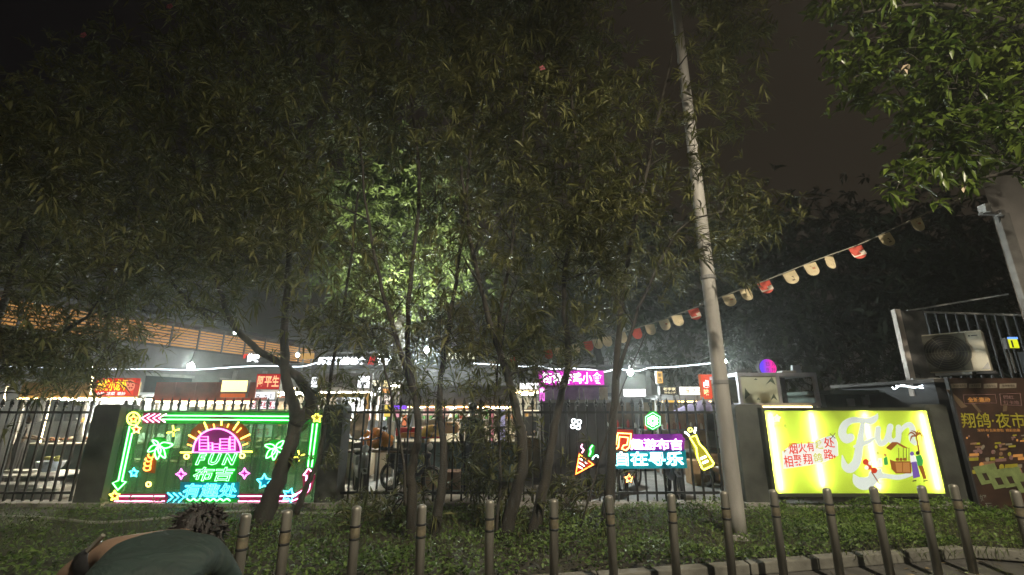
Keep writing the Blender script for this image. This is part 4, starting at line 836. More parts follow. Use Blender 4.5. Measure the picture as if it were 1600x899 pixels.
def poster():
    Y = 7.72; x0 = P(1484, 600, Y).x; x1 = x0+2.9; z1 = P(1490, 591, Y).z; z0 = .04
    t = thing('night_market_poster', 'large brown night market poster with yellow brush lettering and crowd picture', 'poster', (x0+1.2, Y, 0))
    m, tt, o = _new('poster_print'); N = tt.nodes.new; L = tt.links.new
    b = N('ShaderNodeBsdfPrincipled'); L(b.outputs[0], o.inputs[0]); b.inputs['Roughness'].default_value = .55
    c = N('ShaderNodeTexCoord'); sx = N('ShaderNodeSeparateXYZ'); L(c.outputs['Generated'], sx.inputs[0]); ns = N('ShaderNodeTexNoise'); ns.inputs['Scale'].default_value = 7; ns.inputs['Detail'].default_value = 8; L(c.outputs['Generated'], ns.inputs[0])
    rp = N('ShaderNodeValToRGB'); L(ns.outputs[0], rp.inputs[0]); e = rp.color_ramp.elements; e[0].position = .35; e[0].color = (.030, .018, .014, 1); e[1].position = .8; e[1].color = (.10, .052, .035, 1); L(rp.outputs[0], b.inputs['Base Color'])
    MB().box(x0, x1, Y, Y+.03, z0, z1).build('sheet', m, t); MB().box(x0-.03, x0, Y-.012, Y+.05, z0, z1+.02).build('edge_trim', DARK, t)
    CR = pm('print_cream', (.30, .26, .20), .6); PK = pm('print_pink', (.28, .16, .15), .6); YB = pm('print_yellow', (.42, .38, .04), .55); OR = pm('print_orange', (.24, .13, .07), .6); GR = pm('print_pale_green', (.24, .31, .12), .55); BR = pm('print_dark_brown', (.05, .03, .022), .6)
    def q(pts, mt, n, l=1): return poly_slab(pts, Y-.002*l, .0015).build(n, mt, t)
    for u0, u1, w in ((1485, 1511, '深圳市商务局'), (1514, 1533, '布吉街道'), (1537, 1558, '文体中心'), (1562, 1588, '夜市管理处')):
        q([(u0, 600), (u1, 599), (u1, 606), (u0, 607)], CR, 'label_strip'); text(w, (u0+4, 601, u1-2, 605, Y-.006), BR, t, 'printed_letter')
    for u0, u1, ws, mt in ((1505, 1555, (('全城惠动', 1512, 1547, 621, 629),), OR), (1562, 1594, (('网红', 1568, 1584, 618, 624), ('打卡地', 1568, 1592, 626, 632)), PK)):
        pts = [(u0, 617.5), (u1, 616.5), (u1+2, 630), (u0+2, 631)] if u0 < 1550 else [(u0, 616), (u1, 615), (u1+2, 634), (u0+2, 633)]
        MB().tube([P(u, v, Y-.006) for u, v in pts], .006, 4, True).build('printed_border', PK, t)
        for w, a, b2, v0, v1 in ws: text(w, (a, v0, b2, v1, Y-.006), mt, t, 'printed_letter', offset=.02)
    for pts in (((1478, 609), (1483, 609), (1512, 636), (1502, 638)), ((1518, 631), (1523, 631), (1534, 644), (1529, 645)), ((1568, 632), (1574, 632), (1573, 643), (1567, 643))): q(pts, pm('print_beam', (.17, .115, .07), .6), 'printed_beam', .5)
    text('翔鸽·夜市', (1501, 645, 1602, 669, Y-.01), YB, t, 'brush_letter', offset=.01, shear=.1)
    text('深圳·布吉美食街 精彩启幕', (1527, 670, 1594, 675, Y-.006), OR, t, 'printed_letter')
    for i in range(110):
        u, v = random.uniform(1507, 1625), random.uniform(680, 752)
        if u < 1507+(v-680)*.25: continue
        s = 1.5+(v-680)*.07; mt = random.choice([OR, PK, BR, BR, CR, YB, pm('print_flesh', (.30, .18, .11), .6)])
        if random.random() < .45: q(circ(u, v, s*.8, 7, s), mt, 'printed_figure', 1+random.random()*2)
        else: q([(u-2*s, v-s*.5), (u+2*s, v-s*.8), (u+2*s, v+s*.4), (u-2*s, v+s*.6)], mt, 'printed_awning', 1+random.random()*2)
    for i, (u, v) in enumerate(((1520, 730), (1540, 737), (1558, 735), (1580, 743))): q([(u, v), (u+34, v-6), (u+46, v+22), (u+14, v+28)], GR, 'printed_card', 4+i*.7); q([(u+14, v+10), (u+24, v+9), (u+29, v+20), (u+20, v+21)], BR, 'printed_card_photo', 4.3+i*.7)
    for ch, u, v in (('好', 1531, 773), ('玩', 1540, 786), ('美', 1548, 799), ('味', 1556, 811)): text(ch, (u, v, u+11, v+11, Y-.008), pm('print_grey', (.2, .2, .17), .6), t, 'printed_letter', offset=.02)
    text('つ', (1565, 785, 1578, 795, Y-.008), MATS['print_grey'], t, 'printed_letter') if False else None
poster()

# ================================================================== GOODS AND VEHICLES IN THE MARKET
def thing1(mb, name, mat, label, cat, group=None, **k):
    c = sum(mb.v, Vector())/len(mb.v); z = min(p.z for p in mb.v); o = mb.build(name, mat, origin=(c.x, c.y, z), **k); return tag(o, label, cat, group)
def tray(u0, u1, v, Y, label, cols, n=14):
    a, b = P(u0, v, Y), P(u1, v, Y); t = thing('food_tray', label, 'food tray', ((a.x+b.x)/2, Y, a.z))
    MB().box(a.x, b.x, Y-.15, Y+.15, a.z, a.z+.035).build('tray', STEEL, t)
    for i in range(n): MB().ball((random.uniform(a.x+.03, b.x-.03), random.uniform(Y-.12, Y+.12), a.z+.05+random.uniform(0, .04)), random.uniform(.025, .05), 7, 4, (1.3, 1, .7)).build('food_piece', random.choice(cols), t)
FOOD = [pm('food_'+n, c, .5, .4, 20, .3) for n, c in dict(orange=(.55, .20, .04), red=(.45, .06, .03), brown=(.28, .12, .04), cream=(.6, .5, .3)).items()]
tray(76, 100, 691, 10.85, 'metal tray of orange fried food on the left stall counter', FOOD)
tray(106, 124, 690, 10.95, 'metal tray of pale food right of the orange fried food', [FOOD[3], FOOD[2]])
tray(128, 150, 690, 10.9, 'metal tray of brown skewers at the right end of the left counter', [FOOD[2], FOOD[0]])
def bowlthing():
    p = P(76, 737, 9.6); t = thing('wash_bowl', 'white and blue bowl on the low table behind the left fence', 'bowl', p)
    MB().lathe([(.12, 0), (.2, .09), (.23, .2), (.215, .2), (.18, .09), (0, .03)], p, 18).build('bowl', pm('bowl_blue_white', (.48, .56, .66), .4, .5, 9, .05), t, smooth=True)
    for i in range(7): MB().ball(p+Vector((random.uniform(-.12, .2), random.uniform(-.1, .1), .2+random.uniform(0, .08))), .06, 7, 4, (1.3, 1, .6)).build('leaf_bundle', pm('lettuce', (.48, .50, .08), .6), t)
    q = P(70, 739, 9.6); tb = thing('low_table', 'low folding table with white top behind the left fence', 'table', (q.x, 9.6, 0)); MB().box(q.x-1.1, q.x+.6, 9.2, 10.1, q.z-.03, q.z).build('top', WHITE, tb)
    for X in (q.x-1.05, q.x+.55):
        for yy in (9.25, 10.05): MB().box(X-.02, X+.02, yy-.02, yy+.02, 0, q.z-.03).build('leg', GREY, tb)
    b = P(30, 738, 9.6); thing1(MB().box(b.x-.3, b.x+.3, 9.5, 9.8, q.z+.005, q.z+.05), 'newspaper_pile', pm('paper', (.55, .55, .52), .8), 'flat pile of white paper on the low table behind the left fence', 'paper', bevel=.006)
    thing1(MB().ball(P(62, 640, 10.2), .22, 10, 7, (.75, .6, 1.25)), 'plastic_bag', pm('white_bag', (.7, .72, .76), .4, .2, 12, .6), 'bulging white plastic bag hanging at the left stall front', 'bag', smooth=True)
    for u, c, lb in ((122, (.5, .55, .6), 'tall folded white umbrella leaning in the left stall'),):
        p = P(122, 690, 10.7); a = P(133, 655, 10.8); thing1(MB().tube([p, p.lerp(a, .4), a], [.09, .05, .01], 8), 'folded_umbrella', pm('umbrella_cloth', c, .6), lb, 'umbrella', smooth=True)
bowlthing()
for i, (u, v, Y, w, h, c, lb) in enumerate(((650, 680, 10.2, .8, .16, (.62, .03, .03), 'long red lacquered food bin with orange side on the tarpaulin stall counter'), (640, 683, 10.05, .3, .1, (.75, .25, .03), 'orange box in front of the red food bin'), (700, 676, 10.1, .45, .22, (.62, .30, .08), 'amber cardboard box right of the red food bin'), (660, 690, 10.3, .3, .1, (.55, .4, .2), 'tan box under the red food bin front'))):
    p = P(u, v, Y); thing1(MB().box(p.x-w/2, p.x+w/2, Y-.2, Y+.15, p.z-.01, p.z+h), 'food_box', em('lit_goods_%d' % i, c, .55) if False else pm('goods_%d' % i, c, .35, .15), lb, 'box', bevel=.03)
def arch():
    p = P(674, 684, 10.0); t = thing('warming_lamp_cover', 'yellow and red domed food cover on the tarpaulin stall', 'food cover', p)
    MB().lathe([(.26, 0), (.25, .1), (.17, .22), (0, .27)], p, 14).build('dome', pm('dome_yellow', (.7, .42, .04), .3), t, smooth=True); MB().lathe([(.28, 0), (.28, .03), (.25, .035)], p, 14).build('rim', pm('rim_red', (.55, .03, .03), .4), t)
arch()
def sig(u0, v0, u1, v1, Y, lb, c, g, words=()): return signbox(u0, v0, u1, v1, Y, lb, c, g, words)
sig(614, 633, 636, 640, 10.15, 'short violet blue light strip at the left end of the tarpaulin stall', (.22, .05, .9), 1.6)
sig(616, 641, 627, 653, 10.2, 'pink lit picture board under the violet strip', (.9, .35, .45), .8)
sig(628, 648, 636, 666, 10.25, 'orange lit picture board right of the pink one', (.9, .28, .12), .8)
sig(600, 632, 611, 652, 10.9, 'yellow lit board at the right edge of the snack stall counter', (.95, .72, .12), .9)
sig(660, 634, 702, 650, 10.7, 'pale pink lit menu between the two middle trunks', (.9, .6, .5), .75, [('肠粉 汤面', (664, 638, 698, 646), (.5, .08, .06), .6)])
sig(712, 634, 750, 641, 10.7, 'orange lit menu strip above the dark standing figure', (.9, .42, .2), .8)
sig(738, 642, 748, 664, 10.7, 'white and orange lit board right of the dark standing figure', (.95, .75, .55), .9)
sig(764, 640, 772, 690, 10.5, 'narrow pink lit banner behind the leaning trunk', (.8, .28, .3), .6)
sig(780, 640, 790, 690, 10.6, 'narrow pale violet lit banner behind the leaning trunk', (.6, .55, .8), .6)
sig(815, 640, 843, 646, 10.8, 'cream lit strip in the small stall left of the booth', (1, .85, .6), 1.2)
thing1(MB().tube(bez([P(757, 687, 10.1), P(760, 700, 10.1), P(763, 712, 10.1)], 3), .02, 6), 'yellow_strap', pm('yellow_plastic', (.6, .5, .08), .5), 'short yellow strap hanging right of the dark figure', 'strap')
def flowers():
    p = P(587, 700, 9.8); t = thing('orange_bundle', 'heap of bright orange bags behind the fence right of the palm sign pillar', 'bags', p)
    for i in range(16): MB().ball(p+Vector((random.uniform(-.25, .25), random.uniform(-.12, .12), .05+random.uniform(0, .26)*(1))), random.uniform(.06, .11), 8, 5, (1.2, 1, .9)).build('bag', pm('orange_bag', (.85, .30, .02), .45, .25, 12, .5), t, smooth=True)
    q = P(590, 703, 9.8); tb = thing('side_table', 'low dark table under the orange bags', 'table', (q.x, 9.8, 0)); MB().box(q.x-.6, q.x+.5, 9.5, 10.2, q.z-.03, q.z).build('top', BROWN, tb)
    for X in (q.x-.55, q.x+.45):
        for yy in (9.55, 10.15): MB().box(X-.02, X+.02, yy-.02, yy+.02, 0, q.z-.03).build('leg', GREY, tb)
flowers()
def canopy():
    a, b = P(531, 664, 9.6), P(600, 628, 10.6); t = thing('tilted_board', 'long tan board leaning behind the fence right of the palm sign pillar', 'board', (a.x, 9.6, 0))
    MB().prism([P(538, 668, 9.6), P(566, 642, 9.9), P(578, 642, 9.9), P(572, 676, 9.6), P(556, 690, 9.6)], (0, .03, 0)).build('board', pm('tan_canvas', (.36, .26, .18), .8), t)
canopy()
def ebike(u, v, Y, rot, label, body, sc=1.):
    p = Gd(u, v) if Y is None else Vector((P(u, v, Y).x, Y, 0)); t = thing('electric_bike', label, 'electric bike', p, 'electric bikes parked behind the fence')
    BD = pm('bike_'+label[:16], body, .35, .15)
    def wheel(y):
        MB().tube([Vector((p.x, p.y+y+.23*math.cos(a), .25+.23*math.sin(a))) for a in np.linspace(0, 2*math.pi, 24, endpoint=False)], .035, 8, True).build('tyre', RUBBER, t, smooth=True)
        MB().tube([Vector((p.x, p.y+y+.18*math.cos(a), .25+.18*math.sin(a))) for a in np.linspace(0, 2*math.pi, 20, endpoint=False)], .012, 6, True).build('rim', STEEL, t, smooth=True)
        m = MB(); [m.tube([Vector((p.x, p.y+y, .25)), Vector((p.x, p.y+y+.18*math.cos(a), .25+.18*math.sin(a)))], .006, 4) for a in np.linspace(0, 2*math.pi, 6, endpoint=False)]; m.build('spokes', STEEL, t)
    wheel(-.55); wheel(.55)
    V = lambda x, y, z: p+Vector((x, y, z))
    MB().tube([V(0, -.55, .25), V(0, -.42, .7), V(0, -.34, 1.0)], .025, 8).build('fork', STEEL, t, smooth=True)
    MB().tube(bez([V(-.32, -.22, 1.05), V(-.2, -.3, 1.02), V(0, -.34, 1.0), V(.2, -.3, 1.02), V(.32, -.22, 1.05)], 4), .014, 6).build('handlebar', BLACK, t, smooth=True)
    MB().tube(bez([V(0, -.4, .75), V(0, -.25, .42), V(0, .1, .38), V(0, .5, .5)], 5), [.09]*15+[.07], 8).build('frame', BD, t, smooth=True)
    MB().box(p.x-.11, p.x+.11, p.y-.02, p.y+.6, .52, .70).build('battery_box', BD, t, bevel=.04); MB().box(p.x-.12, p.x+.12, p.y-.02, p.y+.62, .71, .79).build('seat', RUBBER, t, bevel=.035)
    MB().box(p.x-.1, p.x+.1, p.y+.6, p.y+.78, .72, .9).build('rear_box', BLACK, t, bevel=.03); MB().ball(V(0, -.46, .86), .07, 10, 6, (1, .7, 1)).build('headlight', WHITE, t, smooth=True)
    for s in (-1, 1): MB().tube([V(s*.3, -.22, 1.04), V(s*.36, -.26, 1.18)], .006, 4).build('mirror_stem', BLACK, t); MB().ball(V(s*.37, -.26, 1.21), .05, 8, 5, (1.1, .3, .8)).build('mirror', BLACK, t, smooth=True)
    MB().add([V(-.06, -.78, .45), V(.06, -.78, .45), V(.07, -.5, .52), V(-.07, -.5, .52), V(.07, -.3, .42), V(-.07, -.3, .42)], [(0, 1, 2, 3), (3, 2, 4, 5)]).build('mudguard', BD, t)
    t.rotation_euler = (0, 0, R(rot)); return t
ebike(560, 770, 9.3, 25, 'grey electric bike with white mirrors behind the fence right of the palm sign', (.25, .27, .28))
ebike(1052, 760, 9.0, -8, 'dark electric bike with its wheel below the cyan neon lettering', (.06, .07, .09))
ebike(640, 770, 9.5, 60, 'dark blue electric bike parked behind the left middle trunk', (.05, .06, .10))
ebike(1135, 760, 9.6, 20, 'brown electric bike parked behind the fence at the tall pole', (.2, .11, .05))
ebike(985, 755, 9.8, -30, 'black electric bike parked behind the red star of the neon sign', (.03, .03, .035))
for u, v, Y, w, h, c, lb in ((28, 790, 9.0, .9, .25, (.6, .6, .58), 'flat white plastic sack on the ground at the far left fence'), (70, 786, 8.9, .7, .2, (.55, .56, .55), 'crumpled white sack on the ground behind the left fence'), (245, 745, 10.2, .9, .5, (.28, .2, .14), 'brown carton behind the neon palm sign'), (300, 750, 10.0, .6, .45, (.2, .16, .12), 'dark carton under the sunrise of the palm sign'), (400, 740, 10.2, .7, .6, (.3, .27, .22), 'tan carton behind the right neon palm'),
                             (215, 720, 10.6, .5, .5, (.4, .4, .36), 'pale crate behind the left arrow of the palm sign'), (1110, 745, 10.4, .9, .5, (.32, .2, .1), 'brown crate behind the fence left of the tall pole'), (690, 762, 9.9, .8, .35, (.45, .3, .2), 'pinkish carton on the ground between the middle trunks')):
    p = P(u, v, Y); thing1(MB().box(p.x-w/2, p.x+w/2, Y-.2, Y+.25, 0.004, max(.12, min(h, .6))), 'carton' if 'sack' not in lb else 'sack', pm('goods_'+lb[:14], c, .8, .3, 5, .3), lb, 'box' if 'sack' not in lb else 'sack', bevel=.03)
for i, (u, v, Y, lb) in enumerate(((525, 782, 8.25, 'small lit orange box on the plinth right of the palm sign pillar'),)):
    p = P(u, v, Y); thing1(MB().box(p.x-.07, p.x+.07, Y-.04, Y+.04, .115, .2), 'marker_light', em('amber_marker', (.85, .42, .1), .8), lb, 'marker light', bevel=.01)

# ================================================================== PEOPLE
SKIN = pm('skin', (.16, .105, .07), .55, .12, 12, .1); HAIR = pm('hair', (.012, .010, .009), .45, .3, 40, .6)
def skinned(joints, edges, root, sub=2):
    """joints: list of (position, (rx, ry)); one continuous skinned body -> verts, faces"""
    me = bpy.data.meshes.new('body_cage'); me.from_pydata([tuple(j[0]) for j in joints], edges, []); me.update()
    o = bpy.data.objects.new('body_cage', me); COL.objects.link(o)
    o.modifiers.new('s', 'SKIN'); sv = me.skin_vertices[0].data
    for i, j in enumerate(joints): sv[i].radius = j[1] if hasattr(j[1], '__len__') else (j[1], j[1]); sv[i].use_root = (i == root)
    u = o.modifiers.new('u', 'SUBSURF'); u.levels = sub; u.render_levels = sub
    bpy.context.view_layer.update(); ev = o.evaluated_get(bpy.context.evaluated_depsgraph_get()); m2 = bpy.data.meshes.new_from_object(ev)
    bpy.data.objects.remove(o); bpy.data.meshes.remove(me); return m2
def person(loc, h, face, label, shirt, trousers, pose, hair=True, sleeve='long', sub=2, band=False, bare=False):
    """face: yaw of facing direction (0 = towards +Y, away from the camera)"""
    s = h/1.7; t = thing('person', label, 'person', loc)
    q = Matrix.Rotation(R(face), 3, 'Z')
    def W(p): return q @ (Vector(p)*s)
    J = []; E = []; reg = []
    def j(p, r, par=None, g=''):
        J.append((W(p), tuple(x*s for x in r) if hasattr(r, '__len__') else r*s)); reg.append(g)
        if par is not None: E.append((par, len(J)-1))
        return len(J)-1
    lean = pose.get('lean', 0); hd = pose.get('head', (0, .02))
    sp_ = pose.get('spine') or [(0, 0, .93), (0, lean*.3, 1.08), (0, lean*.7, 1.28), (0, lean*.95, 1.42), (hd[0]*.4, lean+hd[1]*.4, 1.49), (hd[0], lean+hd[1]+.012, 1.56), (hd[0]*1.1, lean+hd[1]*1.1+.01, 1.63), (hd[0]*1.2, lean+hd[1]*1.2, 1.685)]
    hh = Vector(sp_[5])-Vector((0, .012, 0)); up = pose.get('up', 0)
    pel = j(sp_[0], (.15, .11), None, 't'); wa = j(sp_[1], (.135, .095), pel, 's'); ch = j(sp_[2], (.165, .115), wa, 's'); ne0 = j(sp_[3], (.075, .07), ch, 's'); ne = j(sp_[4], .052, ne0, 'k')
    h0 = j(sp_[5], (.072, .085), ne, 'k'); h1 = j(sp_[6], (.078, .095), h0, 'k'); j(sp_[7], (.045, .055), h1, 'k')
    if not pose.get('spine'): j((hd[0], lean+hd[1]+.105, 1.585), .012, h0, 'k')
    else: j(tuple(hh+Vector((0, .05, -.1))), .012, h0, 'k')
    for sx in (-1, 1): j((hh.x+sx*.082, hh.y, hh.z+.02), .014, h0, 'k')
    for sd, sx in (('L', -1), ('R', 1)):
        sh, el, wr, hn = pose['arm'+sd]
        a = j((sx*.17 if sh is None else sh[0], lean*.85 if sh is None else sh[1], 1.385 if sh is None else sh[2]), .062, ch, 's' if not bare or sd == 'R' else 'k')
        m1 = j(tuple(.5*(x+y) for x, y in zip((sx*.17, lean*.85, 1.385) if sh is None else sh, el)), .048, a, 'u'); b = j(el, .042, m1, 'u'); m2_ = j(tuple(.5*(x+y) for x, y in zip(el, wr)), .037, b, 'f'); c = j(wr, .027, m2_, 'f'); d = j(hn, (.038, .02), c, 'h')
        dv = Vector(hn)-Vector(wr); dv.normalize(); sd_ = dv.cross(Vector((0, 0, 1))); sd_ = sd_.normalized() if sd_.length > .1 else Vector((0, 1, 0)); curl = Vector((0, .35, -.2))
        for k, ln in enumerate((.07, .08, .076, .06)):
            bs = Vector(hn)+dv*.03+sd_*(-.027+.018*k); f1 = j(bs, .0095, d, 'h'); f2 = j(bs+dv*ln*.55, .0085, f1, 'h'); j(bs+(dv*.9+curl*.35).normalized()*ln, .007, f2, 'h')
        tb = Vector(wr).lerp(Vector(hn), .5)+sd_*-.035; f1 = j(tb, .011, d, 'h'); j(tb+dv*.035-sd_*.02, .0085, f1, 'h')
    for sd, sx in (('L', -1), ('R', 1)):
        kn, an = pose.get('leg'+sd, ((sx*.10, .03, .50), (sx*.10, -.02, .08)))
        a = j((sx*.09, sp_[0][1], .88), .092, pel, 't'); m1 = j(tuple(.5*(x+y) for x, y in zip((sx*.09, sp_[0][1], .88), kn)), .08, a, 't'); b = j(kn, .06, m1, 't'); m2_ = j(tuple(.45*x+.55*y for x, y in zip(an, kn)), .056, b, 't'); c = j(an, .04, m2_, 't'); j((an[0], an[1]+.05, an[2]-.045), (.042, .03), c, 'o'); 
        fx = len(J)-1; j((an[0]*1.1, an[1]+.17, an[2]-.055), (.04, .02), fx, 'o')
    me = skinned(J, E, pel, sub)
    pts = np.array([tuple(a[0]) for a in J]); hx_ = float(W(sp_[2]).x)
    mats = [shirt, trousers, SKIN, pm('shoe_dark', (.03, .03, .03), .6)]
    for m in mats: me.materials.append(m)
    if bare:                                        # sleeveless top: cloth on one side of its armhole line, skin on the other
        m, tt, oo = _new('vest_and_skin'); N = tt.nodes.new; L = tt.links.new; bs = N('ShaderNodeBsdfPrincipled'); L(bs.outputs[0], oo.inputs[0]); bs.inputs['Roughness'].default_value = .75
        tcn = N('ShaderNodeTexCoord'); dn = N('ShaderNodeVectorMath'); dn.operation = 'DOT_PRODUCT'; dn.inputs[1].default_value = tuple(q @ Vector((.8, -.6, 0))); L(tcn.outputs['Object'], dn.inputs[0])
        gt = N('ShaderNodeMath'); gt.operation = 'GREATER_THAN'; gt.inputs[1].default_value = -.02; L(dn.outputs['Value'], gt.inputs[0])
        nz = N('ShaderNodeTexNoise'); nz.inputs['Scale'].default_value = 9; nz.inputs['Detail'].default_value = 5; L(tcn.outputs['Object'], nz.inputs[0]); va = N('ShaderNodeMapRange'); va.inputs['To Min'].default_value = .55; va.inputs['To Max'].default_value = 1.45; L(nz.outputs['Fac'], va.inputs[0])
        mx = N('ShaderNodeMix'); mx.data_type = 'RGBA'; L(gt.outputs[0], mx.inputs[0]); mx.inputs[6].default_value = (.15, .098, .066, 1); mx.inputs[7].default_value = (.006, .016, .014, 1)
        hs = N('ShaderNodeHueSaturation'); L(mx.outputs[2], hs.inputs['Color']); L(va.outputs[0], hs.inputs['Value']); L(hs.outputs[0], bs.inputs['Base Color'])
        wv = N('ShaderNodeTexNoise'); wv.inputs['Scale'].default_value = 7; wv.inputs['Distortion'].default_value = 1.4; wv.inputs['Detail'].default_value = 3; L(tcn.outputs['Object'], wv.inputs[0]); ml = N('ShaderNodeMath'); ml.operation = 'MULTIPLY'; L(wv.outputs['Fac'], ml.inputs[0]); L(gt.outputs[0], ml.inputs[1])
        bu = N('ShaderNodeBump'); bu.inputs['Strength'].default_value = .6; bu.inputs['Distance'].default_value = .03; L(ml.outputs[0], bu.inputs['Height']); L(bu.outputs[0], bs.inputs['Normal'])
        me.materials[0] = m; me.materials[2] = m
    for p in me.polygons:
        c = np.array(p.center); k = int(np.argmin(((pts-c)**2).sum(1))); g = reg[k]
        p.material_index = {'t': 1, 's': 2 if bare and c[0] < hx_-.045 and c[2] > 1.03*s else 0, 'k': 2, 'u': 2 if bare and c[0] < hx_ else 0, 'f': 2 if sleeve == 'short' or bare else 0, 'h': 2, 'o': 3}[g]; p.use_smooth = True
    o = bpy.data.objects.new('body', me); COL.objects.link(o); o.parent = t; o['_o'] = (0, 0, 0)
    # hair: cap plus many short locks
    t['_o'] = (0, 0, 0); hc = Vector(sp_[6])-Vector((0, .02, 0))
    m = MB(); b = MB().ball((0, 0, 0), 1, 16, 9); m.add([W(hc+Vector((p.x*.092, p.y*.108-(.008), p.z*.095+.008))) if (p.y < .55 or p.z > .45) and p.z > -.72 else W(hc+Vector((p.x*.06, p.y*.06, p.z*.05))) for p in b.v], b.f)
    r_ = random.Random(label)
    for i in range(pose.get('locks', 60)):
        a, e = r_.uniform(0, 6.283), r_.uniform(-.35, 1.4); d = Vector((math.cos(a)*math.cos(e), math.sin(a)*math.cos(e), math.sin(e)))
        if d.y > .45 and d.z < .4: continue
        st = hc+Vector((d.x*.088, d.y*.102, d.z*.092)); en = st+d*r_.uniform(.006, .022)+Vector((r_.uniform(-.03, .03), r_.uniform(-.04, .02), r_.uniform(-.035, .012)))
        m.tube([W(st), W(st.lerp(en, .5)), W(en)], [.009*s, .006*s, .001], 4)
    hm = m.build('hair', HAIR, t, smooth=True)
    if not pose.get('noface'):
        for sx in (-1, 1): MB().ball(W((hd[0]+sx*.03, lean+hd[1]+.088, 1.606)), .011*s, 8, 5, (1.3, .6, .8)).build('eye', pm('eye_dark', (.05, .04, .04), .2), t, smooth=True)
        MB().tube([W((hd[0]-.025, lean+hd[1]+.09, 1.548)), W((hd[0], lean+hd[1]+.098, 1.546)), W((hd[0]+.025, lean+hd[1]+.09, 1.548))], .006*s, 5).build('mouth', pm('lip', (.3, .1, .08), .5), t, smooth=True)
    if band:
        el, wr = Vector(pose['armL'][0] or (-.17, lean*.85, 1.385)), Vector(pose['armL'][1]); c = el.lerp(wr, .36); d = (wr-el).normalized()
        MB().tube([W(c-d*.035), W(c-d*.03), W(c+d*.03), W(c+d*.035)], [.05*s, .058*s, .055*s, .047*s], 14, cap=False).build('arm_band', pm('band_black', (.02, .02, .022), .4), t, smooth=True)
        MB().tube([W(c+Vector((.0, -.045, .045))), W(c+Vector((.045, -.055, .10)))], .009*s, 5).build('band_buckle', STEEL, t)
    t['_o'] = tuple(loc); return t
DKS = pm('dark_shirt', (.02, .024, .028), .8, .3, 6, .3); TEALS = pm('dark_teal_shirt', (.010, .022, .020), .85, .45, 2.4, 1.0); DKT = pm('dark_trousers', (.02, .02, .024), .85, .3, 6, .3); WHS = pm('white_shirt', (.6, .62, .64), .8, .15, 6, .3)
REST = dict(armL=(None, (-.22, -.02, 1.12), (-.21, .06, .88), (-.20, .10, .80)), armR=(None, (.22, -.02, 1.12), (.21, .06, .88), (.20, .10, .80)))
WORK = dict(armL=(None, (-.23, .05, 1.13), (-.14, .28, 1.08), (-.11, .36, 1.06)), armR=(None, (.23, .05, 1.13), (.14, .28, 1.08), (.11, .36, 1.06)), lean=.06)
p = P(737, 715, 9.0); person((p.x, 9.0, 0), 1.68, -8, 'person in dark clothes standing with their back turned between the middle trunks', DKS, DKT, REST)
p = P(532, 690, 11.95); person((p.x, 12.0, 0), 1.66, 180, 'stallholder in a white shirt behind the counter under the yellow band', WHS, DKT, WORK)
p = P(20, 690, 10.0); person((p.x, 10.15, 0), 1.5, -60, 'person in a dark shirt bending over the counter at the far left edge', DKS, DKT, WORK, sleeve='short')
p = P(830, 670, 11.8); person((p.x, 11.85, 0), 1.64, 170, 'stallholder in dark clothes under the small glowing fascia', DKS, DKT, WORK)
# passer-by in front of the bed, back turned, left arm swung out
FGY = 1.92; hp = P(268, 835, FGY)
person((hp.x, FGY, 0), 1.66, 10, 'person bending forward at lower left, seen from behind, bare arm out, black arm band', TEALS, DKT,
       dict(spine=[(0, -.44, .93), (0, -.30, 1.02), (0, -.10, 1.08), (0, .05, 1.10), (0, .10, 1.095), (.01, .17, 1.09), (.015, .22, 1.12), (.02, .26, 1.14)], armL=((-.19, -.03, 1.105), (-.335, .0, 1.03), (-.37, .12, .84), (-.37, .17, .78)), armR=((.18, -.03, 1.08), (.27, .05, .9), (.22, .25, .75), (.2, .3, .68)),
            legL=((-.1, -.40, .5), (-.1, -.46, .08)), legR=((.1, -.40, .5), (.1, -.46, .08)), locks=420, noface=True), sleeve='short', sub=4, band=True, bare=True)

# ================================================================== VEGETATION
def fastmesh(name, V, Q, mat, parent=None, kind=None, origin=(0, 0, 0)):
    V = np.asarray(V, np.float32)-np.asarray(origin, np.float32); Q = np.asarray(Q, np.int32); me = bpy.data.meshes.new(name)
    me.vertices.add(len(V)); me.vertices.foreach_set('co', V.ravel()); n = Q.shape[1]
    me.loops.add(Q.size); me.loops.foreach_set('vertex_index', Q.ravel()); me.polygons.add(len(Q)); me.polygons.foreach_set('loop_start', np.arange(0, Q.size, n, dtype=np.int32))
    me.update(calc_edges=True); me.validate(); me.materials.append(mat); o = bpy.data.objects.new(name, me); COL.objects.link(o)
    if parent is not None: o.parent = parent
    else: o.location = origin
    if kind: o['kind'] = kind
    return o
def norm(a): return a/np.maximum(np.linalg.norm(a, axis=-1, keepdims=True), 1e-9)
def leaves(B, D, L, Wd, droop=.25, fold=.25):
    """B base points, D directions, L lengths, Wd widths -> 5 verts and 2 quads per leaf, creased and drooping"""
    n = len(B); up = np.tile(np.array([0, 0, 1.]), (n, 1))+rng.normal(0, .35, (n, 3)); side = norm(np.cross(D, up)); nrm = np.cross(side, D)
    L = L[:, None]; Wd = Wd[:, None]; dz = np.array([0, 0, 1.])
    mid = B+D*L*.48-dz*L*droop*.22; tip = B+D*L-dz*L*droop
    V = np.stack([B, mid+side*Wd*.5+nrm*Wd*fold, tip, mid-side*Wd*.5+nrm*Wd*fold, mid], 1).reshape(-1, 3)
    k = np.arange(n)[:, None]*5; Q = np.concatenate([k+np.array([[0, 4, 2, 1]]), k+np.array([[0, 3, 2, 4]])], 0); return V, Q
def inside(poly, u, v):
    c = False; n = len(poly); jx = n-1
    for i in range(n):
        (a, b), (d, e) = poly[i], poly[jx]
        if (b > v) != (e > v) and u < (d-a)*(v-b)/(e-b)+a: c = not c
        jx = i
    return c
